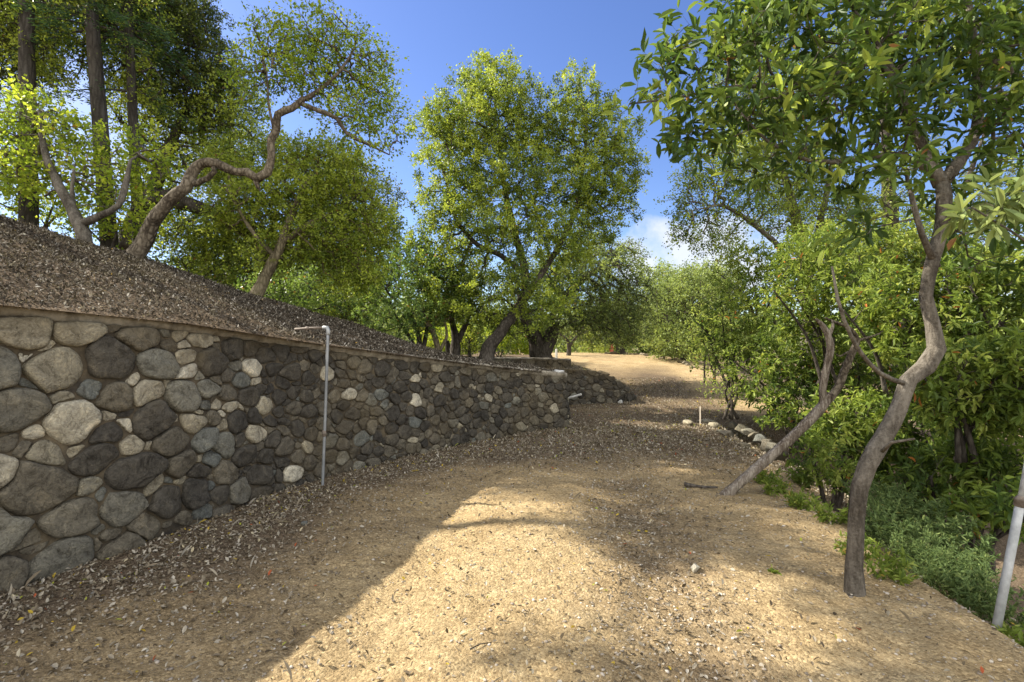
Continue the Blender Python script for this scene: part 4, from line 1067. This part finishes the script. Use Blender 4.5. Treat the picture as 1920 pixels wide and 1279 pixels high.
# -- understorey bushes along the back of the hillside
def bush(label, px, py, Y, rx, ry, seed, mat, leaf=('quad', 0.07, 0.045), n=170, per=60, tint=0.5, clump=0.32, mind=0.26, name='bush', bark='bark_dark', group=None, hang=0.0, stems=3, rd=None, rt=0.006):
    rg = np.random.default_rng(seed); c = up(px, py, Y); a = rx * Y / 960; b = ry * Y / 960
    zb = c[2] - b - 0.15
    st = []
    for k in range(stems):
        bx = c[0] + rg.normal(0, a * 0.15); by = Y + rg.normal(0, a * 0.12); tx = c[0] + rg.normal(0, a * 0.5)
        st.append(([(bx, by, zb - 0.2), ((bx * 2 + tx) / 3 + rg.normal(0, .06), by, zb + b * 0.6), (tx, by + rg.normal(0, .2), c[2] + b * 0.2)], [0.03, 0.022, 0.010]))
    lobes = []
    for k in range(6):
        u = rg.normal(size=3); u /= np.linalg.norm(u)
        lobes.append((c + u * np.array([a, a * .7 if rd is None else rd, b]) * 0.5, np.array([a, (a * .8 if rd is None else rd), b]) * (0.45 + 0.25 * rg.random())))
    return make_tree(name, label, 'bush' if name == 'bush' else 'tree', st, lobes, n, seed, leaf, M[bark], mat, clump=clump, per=per, mind=mind, rt=rt, tint_mu=tint, group=group, hang=hang, sides=7)
bush('pale sunlit bush tucked behind the foot of the crooked oak', 220, 430, 9.5, 75, 45, 101, G['bright'], tint=0.5)
bush('mid green bush between the crooked oak and the mossy leaning oak', 360, 490, 11.5, 90, 60, 102, G['oak'], n=260)
bush('deep green bush low behind the mossy leaning oak', 560, 540, 13.0, 90, 60, 103, G['toyon'], n=260)
bush('feathery yellow green bush on the lower hill crest', 640, 570, 15, 80, 50, 104, G['oak'], n=240, tint=0.65)
bush('small bright bush at the highest visible end of the hillside', 60, 375, 10.0, 90, 40, 105, G['bright'], n=200)
bush('tall dark thicket filling the gap beyond the mossy leaning oak', 470, 520, 16, 120, 70, 106, G['dark'], n=320, tint=0.6, leaf=('quad', 0.09, 0.06))
bush('pale grassy bush glowing in the sun behind the twin forked trunks', 840, 640, 20, 60, 40, 107, G['bright'], n=200, tint=0.75, leaf=('quad', 0.10, 0.05))
bush('rounded sunlit bush seen between the slanting trunk and the dark twin stems', 965, 635, 21, 60, 38, 108, G['bright'], n=200, tint=0.55, leaf=('quad', 0.10, 0.06))
bush('vivid green bush at the head of the track close to the red post', 1110, 645, 30, 50, 26, 109, G['shrub'], n=160, tint=0.75, leaf=('quad', 0.13, 0.08), clump=0.5, mind=0.4)
bush('dark undergrowth bush under the trees at the far outer bend', 1240, 672, 27, 50, 20, 110, G['dark'], n=150, tint=0.8, leaf=('quad', 0.12, 0.08), clump=0.45, mind=0.35)
bush('low blue green bush against the slanting oak on its downhill side', 935, 660, 15, 18, 14, 111, G['grey'], n=60, tint=0.3)

# ------------------------------------------------------------------ the broad leaved tree at the brink of the bank
LAU = ('broad', 0.105, 0.034)
make_tree('bay_tree', 'smooth grey trunked tree with long glossy leaves arching out over the track', 'tree',
    [S([(1607, 1152, 3.22, 0.0880), (1604, 1118, 3.22, 0.0581), (1601, 1060, 3.22, 0.0431), (1603, 980, 3.22, 0.0431), (1610, 915, 3.22, 0.0466), (1626, 872, 3.22, 0.0546), (1656, 822, 3.24, 0.0502), (1686, 768, 3.26, 0.0484), (1706, 715, 3.28, 0.0466), (1738, 688, 3.3, 0.0537), (1757, 655, 3.3, 0.0502), (1748, 610, 3.3, 0.0387),
        (1735, 555, 3.3, 0.0352), (1748, 490, 3.32, 0.0361), (1766, 430, 3.34, 0.0387), (1769, 370, 3.36, 0.0422), (1765, 335, 3.38, 0.0361)]),
     S([(1607, 1120, 3.2, .035), (1630, 1138, 3.12, .022), (1655, 1160, 3.05, .010)]), S([(1600, 1120, 3.2, .035), (1580, 1138, 3.14, .020), (1560, 1155, 3.1, .008)]),
     S([(1765, 345, 3.38, .045), (1735, 290, 3.45, .036), (1700, 200, 3.5, .028), (1660, 110, 3.55, .022), (1600, 20, 3.6, .012)]),
     S([(1690, 185, 3.5, .020), (1650, 118, 3.5, .020), (1560, 140, 3.45, .017), (1460, 158, 3.4, .014), (1360, 165, 3.4, .011), (1260, 185, 3.4, .008), (1180, 195, 3.4, .005)]),
     S([(1765, 345, 3.38, .042), (1800, 300, 3.4, .036), (1830, 240, 3.5, .03), (1830, 120, 3.6, .025), (1815, 0, 3.7, .02), (1800, -80, 3.8, .015)]),
     S([(1750, 330, 3.4, .022), (1690, 290, 3.35, .018), (1600, 300, 3.3, .015), (1520, 302, 3.3, .012), (1440, 265, 3.3, .008), (1380, 200, 3.3, .005)]),
     S([(1757, 500, 3.32, .022), (1730, 440, 3.25, .018), (1712, 380, 3.25, .015), (1700, 330, 3.3, .01)]),
     S([(1700, 720, 3.27, .016), (1650, 700, 3.2, .013), (1600, 640, 3.1, .011), (1570, 560, 3.05, .009), (1560, 500, 3.05, .006)]),
     S([(1650, 850, 3.22, .012), (1672, 830, 3.1, .009), (1715, 823, 3.05, .006)])],
    [B(1290, 60, 3.4, 45, 45, .3), B(1250, 130, 3.4, 55, 45, .3), B(1190, 190, 3.4, 35, 25, .2), B(1330, 110, 3.4, 60, 60, .35), B(1290, 190, 3.3, 70, 50, .35), B(1400, 80, 3.4, 80, 70, .4), B(1480, 50, 3.4, 90, 60, .4),
     B(1400, 200, 3.3, 80, 60, .4), B(1500, 170, 3.4, 90, 70, .45), B(1580, 80, 3.5, 90, 80, .5), B(1600, 210, 3.4, 90, 70, .5), B(1700, 60, 3.5, 90, 80, .5), B(1700, 230, 3.4, 90, 70, .5), B(1800, 100, 3.5, 100, 90, .5),
     B(1850, 220, 3.4, 90, 80, .5), B(1450, 300, 3.3, 90, 40, .35), B(1330, 270, 3.3, 60, 45, .3), B(1560, 310, 3.3, 80, 35, .35), B(1660, 330, 3.2, 70, 35, .35), B(1900, 60, 3.6, 80, 80, .5), B(1830, 330, 3.3, 70, 40, .4),
     B(1500, -60, 3.5, 160, 60, .6), B(1750, -60, 3.6, 160, 70, .7), B(2000, 160, 3.6, 90, 160, .6), B(1620, 420, 3.2, 50, 30, .3), B(1840, 420, 3.4, 70, 40, .3), B(1900, 480, 3.5, 50, 40, .3), B(1720, 130, 3.6, 80, 70, .5)],
    720, 51, LAU, M['bark_grey'], G['laurel'], clump=0.13, per=14, mind=0.085, rt=0.0023, twigs=3, sides=26, rough=0.17, flare=0.25, tint_mu=0.36, tint_sd=0.28, wob=0.08, shell=0.6)
# sunlit spray of the neighbouring sapling
make_tree('bay_sapling', 'thin sapling with pale sunlit long leaves beside the glossy leaved tree', 'tree',
    [([(2.95, 2.55, -0.6), (2.9, 2.5, 0.6), (2.85, 2.5, 1.6), (2.62, 2.48, 2.25)], [.02, .017, .013, .007]), ([(2.86, 2.5, 1.5), (2.6, 2.5, 2.0), (2.25, 2.5, 2.25)], [.008, .006, .004])],
    [B(1870, 385, 2.55, 55, 18, .12), B(1830, 400, 2.5, 35, 14, .10), B(1915, 360, 2.6, 40, 18, .12)],
    20, 52, ('broad', 0.105, 0.030), M['bark_grey'], G['weed'], clump=0.09, per=11, mind=0.06, rt=0.002, twigs=2, flare=0.0, tint_mu=0.80, tint_sd=0.10)

# -- dead leaning snag
def snag():
    Y = 5.38
    root = thing('dead_tree', 'bare leaning dead tree forking into two weathered prongs over the bank', 'tree', tuple(up(1368, 925, Y)))
    def st(p, s): 
        P, R = catmull([up(a, b, y) for a, b, y, r in p], [r * 0.88 for *_, r in p], 0.035)
        R = R * (1 + 0.10 * fbm(P, 5, 2))
        m.add(*tube(P, R, 18, 0.16, 9, s))
    m = MB()
    st([(1340, 945, 5.36, .06), (1368, 922, 5.38, .060), (1430, 868, 5.4, .058), (1490, 815, 5.42, .056), (1530, 775, 5.44, .058), (1549, 752, 5.45, .058), (1556, 738, 5.45, .042)], 1.0)
    m.build('trunk', M['bark_dead'], root, True)
    m = MB(); st([(1545, 760, 5.45, .045), (1543, 725, 5.44, .043), (1550, 690, 5.42, .040), (1557, 655, 5.4, .042), (1553, 632, 5.4, .038), (1542, 610, 5.38, .028), (1530, 598, 5.36, .012)], 2.0)
    st([(1553, 632, 5.4, .03), (1562, 610, 5.42, .015), (1560, 600, 5.43, .006)], 2.5)
    m.build('prong', M['bark_dead'], root, True)
    m = MB(); st([(1548, 755, 5.46, .050), (1572, 725, 5.5, .046), (1585, 690, 5.52, .043), (1598, 660, 5.54, .043), (1606, 640, 5.55, .038), (1600, 622, 5.53, .024), (1582, 610, 5.5, .020), (1560, 602, 5.46, .017), (1548, 596, 5.44, .010)], 3.0)
    st([(1604, 640, 5.55, .02), (1630, 632, 5.6, .012), (1650, 626, 5.65, .005)], 3.5)
    st([(1590, 660, 5.5, .014), (1575, 668, 5.45, .01), (1568, 664, 5.4, .004)], 4.5)
    m.build('prong', M['bark_oak'], root, True)
snag()

# -- tall oaks beyond the shrubs
make_tree('oak_tree', 'tall airy oak seen against the blue sky between the glossy leaved boughs', 'tree',
    [([(7.4, 12.8, -0.3), (7.3, 12.6, 2.5), (6.9, 12.4, 4.5), (6.2, 12.2, 6.5)], [.24, .18, .12, .04]), ([(7.3, 12.5, 2.8), (6.2, 12.2, 4.0), (5.0, 11.9, 4.7), (4.3, 11.6, 4.6)], [.09, .06, .04, .015]), ([(7.2, 12.4, 3.2), (7.5, 12.2, 5.2), (7.8, 12.2, 6.8)], [.10, .06, .02])],
    [B(1300, 400, 12, 45, 55), B(1320, 340, 12, 50, 40), B(1400, 370, 12, 60, 50), B(1400, 300, 12, 70, 60), B(1450, 220, 12.3, 70, 60), B(1380, 160, 12.3, 45, 60), B(1500, 320, 12.3, 70, 60), B(1420, 90, 12.6, 60, 60), B(1540, 130, 12.6, 60, 60), B(1340, 440, 12, 45, 25), B(1560, 400, 12.3, 70, 50), B(1470, 400, 12.2, 60, 40)],
    900, 53, ('quad', 0.060, 0.040), M['bark_grey'], G['oak'], clump=0.28, per=66, mind=0.24, rt=0.0065, hang=0.25, tint_mu=0.5)
make_tree('oak_tree', 'sparse high crowned oak behind the trunk of the glossy leaved tree', 'tree',
    [([(10.4, 13.5, -0.8), (10.2, 13.5, 2.5), (9.8, 13.3, 5.5), (9.6, 13.3, 8.5)], [.3, .24, .16, .06]), ([(10.2, 13.4, 3.0), (11.4, 13.2, 5.0), (12.2, 13.2, 7.0)], [.14, .09, .03])],
    [B(1640, 60, 13.5, 80, 60), B(1720, 10, 13.5, 90, 60), B(1830, 30, 13.5, 90, 60), B(1900, 120, 13.5, 60, 80), B(1650, 380, 13, 70, 50), B(1800, 420, 13, 100, 60), B(1880, 330, 13, 60, 50), B(1720, 300, 13, 60, 30), B(1700, 470, 13, 80, 50), B(1850, 520, 13, 80, 60)],
    480, 54, ('quad', 0.065, 0.042), M['bark_dark'], G['dark'], clump=0.36, per=50, mind=0.28, rt=0.008, tint_mu=0.75, tint_sd=0.2)

# -- broad leaved shrubs on the right
SH = ('broad', 0.105, 0.036)
def rshrub(label, px, py, Y, rx, ry, seed, n=240, tint=0.55, leaf=SH, mat='shrub', per=36, clump=0.16, mind=0.16, stems=4, name='shrub', rd=None, hang=0.0):
    r = bush(label, px, py, Y, rx, ry, seed, G[mat], (leaf[0], leaf[1] * 0.9, leaf[2] * 0.92), int(n * 1.15), per, tint - 0.10, clump, mind, name='bush', bark='bark_dark', stems=stems, rd=rd, hang=hang, rt=0.0026)
    return r
rshrub('bright green bush leaning over the track beyond the hollow, its lowest twigs trailing', 1370, 610, 10.0, 62, 85, 201, 380, 0.55, ('broad', 0.095, 0.032), clump=0.2, mind=0.19)
rshrub('rounded yellow green bush at the outer edge of the bend nearest the olive oak', 1330, 640, 14.0, 42, 55, 202, 220, 0.8, ('quad', 0.09, 0.05), clump=0.25, mind=0.22)
rshrub('dense tall bush with long leaves directly behind the two prongs of the dead tree', 1540, 570, 8.2, 110, 110, 203, 520, 0.55, clump=0.2, mind=0.19)
rshrub('sunny yellowish bush crest standing highest between the dead tree and the grey trunk', 1560, 470, 9.6, 120, 60, 204, 380, 0.78, clump=0.22, mind=0.2)
rshrub('deep green bush filling the space above the edging stones', 1450, 690, 9.0, 80, 60, 205, 300, 0.45, clump=0.2, mind=0.19)
rshrub('pale green bush whose top meets the sky beside the track', 1420, 520, 10.8, 80, 60, 206, 320, 0.7, ('broad', 0.095, 0.034), clump=0.22, mind=0.2)
rshrub('leafy bush behind the bend of the grey trunk', 1680, 600, 6.6, 100, 90, 207, 420, 0.55, clump=0.17, mind=0.16)
rshrub('large leaved bush lit from above at the upper edge of the dell', 1860, 560, 6.0, 110, 90, 208, 380, 0.5, clump=0.17, mind=0.16)
rshrub('glossy bush with upright whorls just past the grey trunk', 1830, 720, 5.0, 100, 80, 209, 420, 0.6, clump=0.14, mind=0.13)
rshrub('shaded bush low in the dell behind the slanting pole', 1890, 860, 5.0, 70, 70, 210, 260, 0.45, clump=0.14, mind=0.14)
rshrub('bush of pointed leaves beneath the fork of the dead tree', 1610, 790, 6.6, 75, 70, 211, 320, 0.5, clump=0.16, mind=0.15)
rshrub('low bush spilling between the dead tree and the grey trunk', 1560, 870, 5.7, 60, 45, 212, 220, 0.6, ('broad', 0.08, 0.03), clump=0.13, mind=0.12)
rshrub('dim bush deep in the dell under the glossy bush', 1740, 830, 6.2, 80, 70, 213, 280, 0.35, clump=0.16, mind=0.16)
rshrub('bush of fine leaves rising behind the whole row of shrubs', 1740, 480, 9.5, 120, 80, 214, 380, 0.6, ('broad', 0.09, 0.032), clump=0.22, mind=0.2)
rshrub('dark bush at the back of the hollow beside the edging stones', 1500, 770, 8.5, 60, 40, 215, 200, 0.3, clump=0.18, mind=0.18)
rshrub('trailing pale twiggy bush hanging low over the sunlit sand', 1370, 715, 9.2, 50, 35, 216, 110, 0.8, ('quad', 0.05, 0.03), clump=0.2, mind=0.15, per=22, hang=0.4)
rshrub('thick bush on the dell side seen beyond the slanting pole top', 1960, 700, 4.6, 70, 110, 217, 300, 0.5, clump=0.14, mind=0.14)

rshrub('dark leafy bush at the bottom of the dell behind the feathery plants', 1800, 900, 5.4, 90, 60, 218, 260, 0.35, clump=0.15, mind=0.15)
rshrub('shadowy bush in the dell showing between grey trunk and glossy bush', 1700, 900, 6.2, 60, 50, 219, 180, 0.3, clump=0.15, mind=0.15)
rshrub('large dim bush at the far side of the dell', 1850, 760, 7.8, 130, 80, 220, 380, 0.3, clump=0.2, mind=0.19)
rshrub('large dark bush beyond the dell behind the two pronged dead tree', 1620, 700, 9.0, 120, 80, 221, 380, 0.35, clump=0.2, mind=0.19)
rshrub('low leafy bush at the lip of the dell between feathery plants and slanting pole', 1850, 960, 4.5, 60, 40, 222, 200, 0.5, clump=0.12, mind=0.12)
rshrub('dense low bush just beyond the slanting pole', 1940, 930, 3.9, 45, 60, 223, 170, 0.5, clump=0.12, mind=0.12)
# -- low plants along the brink of the bank
def weed(name, label, x, y, r, h, seed, n, mat='weed', leaf=('quad', .05, .012), z=None, spread=0.5, group=None, tint=.5, per=22):
    rg = np.random.default_rng(seed); z = gz(x, y) if z is None else z
    root = thing(name, label, 'plant', (x, y, z - .02), group)
    tb = MB(); V, F, T = [], [], []; off = 0
    for k in range(n):
        a = rg.random() * 6.283; rr = r * math.sqrt(rg.random()); ln = h * (0.5 + 0.6 * rg.random())
        b = np.array([x + rr * .5 * math.cos(a), y + rr * .5 * math.sin(a), z - .02]); e = b + np.array([rr * math.cos(a) * spread * 1.6, rr * math.sin(a) * spread * 1.6, ln])
        mid = (b + e) / 2 + np.array([0, 0, ln * .12]); P = np.array([b, mid, e]); tb.add(*tube(P, [.0022, .0017, .0008], 3, cap=False))
        m = per; u = 0.15 + 0.85 * rg.random(m); pos = b + (e - b) * u[:, None] + np.array([0, 0, ln * .12]) * (np.sin(u * np.pi))[:, None]
        if leaf[0] == 'quad': pos = pos + rg.normal(size=(m, 3)) * 0.035 * (1.2 - u)[:, None]
        ld = unit(rg.normal(size=(m, 3)) + (e - b) / ln * .6); nr = unit(rg.normal(size=(m, 3)) * .6 + [0, 0, 1])
        s = .6 + .6 * rg.random(m)
        v, f, t = leaf_geo(leaf[0], pos, ld, nr, leaf[1] * s, leaf[2] * s, np.clip(rg.normal(tint, .2, m), 0, .96)); V.append(v); F.append(f + off); T.append(t); off += len(v)
    tb.build('stems', G[mat], root)
    mesh_obj('foliage', np.concatenate(V) - np.array(root.location), np.concatenate(F), G[mat], root, np.concatenate(T))
fe = [(1660, 985, 4.3), (1705, 1010, 4.1), (1760, 985, 4.3), (1730, 1040, 3.9), (1800, 1030, 4.0), (1820, 1090, 3.6), (1690, 950, 4.6), (1780, 1075, 3.7), (1850, 1120, 3.4), (1640, 930, 4.8)]
fl = ['feathery blue green plant nearest the grey trunk on the bank', 'feathery plant second out from the grey trunk', 'tall feathery plant in the middle of the feathery patch', 'feathery plant close to the sandy brink below the patch', 'feathery plant half way between grey trunk and slanting pole',
      'yellowish feathery plant a little before the slanting pole', 'feathery plant at the upper end of the patch', 'short feathery plant at the brink with yellow tips', 'feathery plant right at the foot of the slanting pole', 'feathery plant just behind the grey trunk']
for k, (a, b, Y) in enumerate(fe):
    p = up(a, b, Y); weed('fern_plant', fl[k], float(p[0]), Y, .22, .30, 300 + k, 34, z=float(p[2]) - 0.15, group='feathery plants on the bank', per=60 if k % 2 else 34, leaf=('quad', .036, .008) if k % 2 else ('broad', .05, .014), tint=.45, mat='weed')
wl = ['broad leaved weed at the foot of the dead leaning tree', 'reddish tinged weed clump just below the dead tree foot', 'weed sprouting on the brink between dead tree and grey trunk', 'pale weed tuft further down the brink from the dead tree', 'small weed tuft beside the base of the grey trunk', 'low weed clump shaded by the grey trunk',
      'leafy weed at the corner where the pole meets the sand', 'sprawling weed beneath the dead tree fork', 'tiny green seedling standing alone on the sand']
for k, (a, b) in enumerate([(1412, 905), (1432, 925), (1475, 950), (1535, 975), (1575, 1040), (1640, 1085), (1895, 1180), (1480, 900), (1450, 1075)]):
    x, y = gp(a, b); small = k == 8
    weed('weed', wl[k], x + (0.0 if small else .12), y, .04 if small else .13, .05 if small else .17, 330 + k, 4 if small else 22, leaf=('broad', .035 if small else .06, .018), tint=.55, mat='shrub', per=7 if small else 12)

# ------------------------------------------------------------------ far woodland, one mass
def woodland():
    rg = np.random.default_rng(77); V, F, T = [], [], []; off = 0
    for k in range(900):
        r = 34 + 40 * rg.random(); a = math.radians(-64 + 128 * rg.random())
        x, y = math.sin(a) * r * 1.15, math.cos(a) * r
        if y < 18: continue
        hb = 3.2 + 2.2 * fbm(np.array([[x * .08, y * .08, 0]]), 1, 2)[0] + (0.0 if x > -6 else 1.6)
        if abs(x - 8) < 14: hb = min(hb, 3.4)
        z = 0.3 + hb * rg.random() ** .6; R = 1.1 + 1.2 * rg.random(); m = 330
        u = unit(rg.normal(size=(m, 3))) * (rg.random(m) ** .35)[:, None] * R; u[:, 2] *= .8
        pos = np.array([x, y, z]) + u
        v, f, t = leaf_geo('quad', pos, rg.normal(size=(m, 3)), rg.normal(size=(m, 3)) + [0, 0, .6], .26, .17, np.clip(rg.normal(.5 + .25 * rg.normal(), .18, m), 0, .93))
        V.append(v); F.append(f + off); T.append(t); off += len(v)
    o = mesh_obj('far_woodland', np.concatenate(V), np.concatenate(F), G['grey'], None, np.concatenate(T)); o['kind'] = 'stuff'
    o['label'] = 'mass of distant grey green woodland closing the view'
woodland()

# ------------------------------------------------------------------ leaf litter, mulch and gravel
def scatter(name, label, pos, nrm, L, W, tint, mat, seed, lift=0.004, tilt=0.35, kind='quad', smooth=False):
    rg = np.random.default_rng(seed); n = len(pos)
    d = rg.normal(size=(n, 3)); nn = unit(nrm + rg.normal(size=(n, 3)) * tilt)
    v, f, t = leaf_geo(kind, pos + nrm * lift, d, nn, L, W, tint)
    o = mesh_obj(name, v, f, mat, None, t, smooth); tag(o, label, None, None, 'stuff'); return o
def litter():
    rg = np.random.default_rng(9)
    def cover(n, x0, x1, y0, y1, ypow=1.0, thr=0.0):
        x = x0 + (x1 - x0) * rg.random(n); y = y0 + (y1 - y0) * rg.random(n) ** ypow
        a = litter_amount(x, y); k = rg.random(n) < (a ** 1.5 + thr)
        return x[k], y[k]
    X, Y = [], []
    for args in ((80000, -3.6, 3.6, 1.3, 5.2, 1.2, 0.035), (95000, -3.2, 5.0, 5.0, 9.8, 1.0, 0.02), (60000, -1, 8, 9.0, 17.5, 1.1, 0.02)):
        x, y = cover(*args); X.append(x); Y.append(y)
    X = np.concatenate(X); Y = np.concatenate(Y)
    # keep off the hill side of the wall
    dx = np.interp(Y, W1[:15, 1], W1[:15, 0]); k = X > dx + 0.02; X, Y = X[k], Y[k]
    k = ~((Y > 9.4) & (Y < 12.9) & (X < np.interp(Y, [9.4, 9.9, 12.9], [1.05, 1.08, .5]))); X, Y = X[k], Y[k]
    Z = terrain(X, Y) + clods(X, Y) * (Y < 9)
    n = len(X); sc = (0.5 + 0.8 * rg.random(n) ** 1.5) * np.interp(Y, [2, 6, 16], [1.0, 1.0, 1.3])
    t = rg.beta(1.8, 2.2, n); q = rg.random(n); t = np.where(q < .018, .93, np.where(q < .028, .985, np.where(q < .031, 1.0, np.minimum(t, .88))))
    scatter('leaf_litter', 'dry tan and grey fallen leaves scattered over the track and along the wall', np.column_stack([X, Y, Z]), np.tile([0, 0, 1.0], (n, 1)), .034 * sc * np.where(np.arange(n) % 60 == 0, 3.0, 1), .018 * sc * np.where(np.arange(n) % 60 == 0, .2, 1), t, M['litter'], 10, 0.006, 0.40, 'broad')
    # mulch over the hillside
    n = 190000
    s = rg.random(n); tt = rg.random(n) ** 0.85 * 1.12
    s = np.where(rg.random(n) < 0.75, 0.18 + s * 0.82, s)
    P = hill_point(s, tt); n = len(P)
    sc = (0.5 + 0.9 * rg.random(n)) * np.interp(P[:, 1], [2, 6, 14], [.8, 1.0, 1.5])
    e = 1e-2; nrm = np.tile(unit(np.array([.25, -.12, 1.0])), (n, 1))
    t = np.clip(rg.beta(1.3, 1.9, n) + 0.12 * fbm(P * 1.0, 1.2, 3), 0, 1)
    scatter('mulch', 'brown bark and dry leaf mulch covering the hillside above the wall', P, nrm, .034 * sc * np.where(np.arange(n) % 90 == 0, 4.0, 1), .014 * sc * np.where(np.arange(n) % 90 == 0, .22, 1), t, M['mulch'], 12, 0.008, 0.42)
    # litter spilling over the coping
    n = 5000; u = FACE1.L * (0.35 + 0.65 * rg.random(n)); d = -0.30 * rg.random(n) ** 0.8
    P = FACE1.at(u, FACE1.top(u), d); P[:, 2] = FACE1.top(u) + 0.012
    k = fbm(P, 1.6, 3) + 0.35 * (-d / 0.3) > 0.02; P = P[k]; n = len(P)
    scatter('leaf_litter', 'dry leaves and chips spilled onto the coping of the long wall', P, np.tile([0, 0, 1.0], (n, 1)), .034 * (.5 + .8 * rg.random(n)), .015, rg.beta(1.6, 2, n) * .9, M['mulch'], 14, 0.006, 0.4)
    # pebbles and clods
    ico = rock_mesh((0, 0, 0), 1.0, 3, (1, 1, .6), 1); bv, bf = ico
    n = 24000
    x = -3.3 + 6.6 * rg.random(n); y = 1.3 + 7.5 * rg.random(n) ** 1.4
    p = np.stack([x, y, np.zeros(n)], -1); w = 0.25 + 0.9 * np.exp(-((x - 0.9 - 0.09 * (y - 3)) / 0.4) ** 2) + 0.6 * np.clip(fbm(p, 1.4, 2), 0, 1) + 0.4 * np.exp(-((x - edgeX(y) + .3) / .3) ** 2)
    k = (rg.random(n) < w) & (x > np.interp(y, W1[:15, 1], W1[:15, 0]) + .03); x, y = x[k], y[k]; n = len(x)
    z = terrain(x, y) + clods(x, y); r = .0035 + .011 * rg.random(n) ** 3.0; a = rg.random(n) * 6.283
    V = bv[None] * r[:, None, None] * np.stack([1 + .6 * rg.random(n), .8 + .3 * rg.random(n), .8 + .4 * rg.random(n)], -1)[:, None]
    ca, sa = np.cos(a)[:, None], np.sin(a)[:, None]
    V = np.stack([V[..., 0] * ca - V[..., 1] * sa, V[..., 0] * sa + V[..., 1] * ca, V[..., 2]], -1) + np.stack([x, y, z + r * .25], -1)[:, None]
    F = bf[None] + (np.arange(n) * len(bv))[:, None, None]
    o = mesh_obj('gravel', V.reshape(-1, 3), F.reshape(-1, 3), M['pebble'], None, np.repeat(rg.random(n), len(bv)), True)
    tag(o, 'small pale pebbles and clods strewn over the sandy track', None, None, 'stuff')
litter()
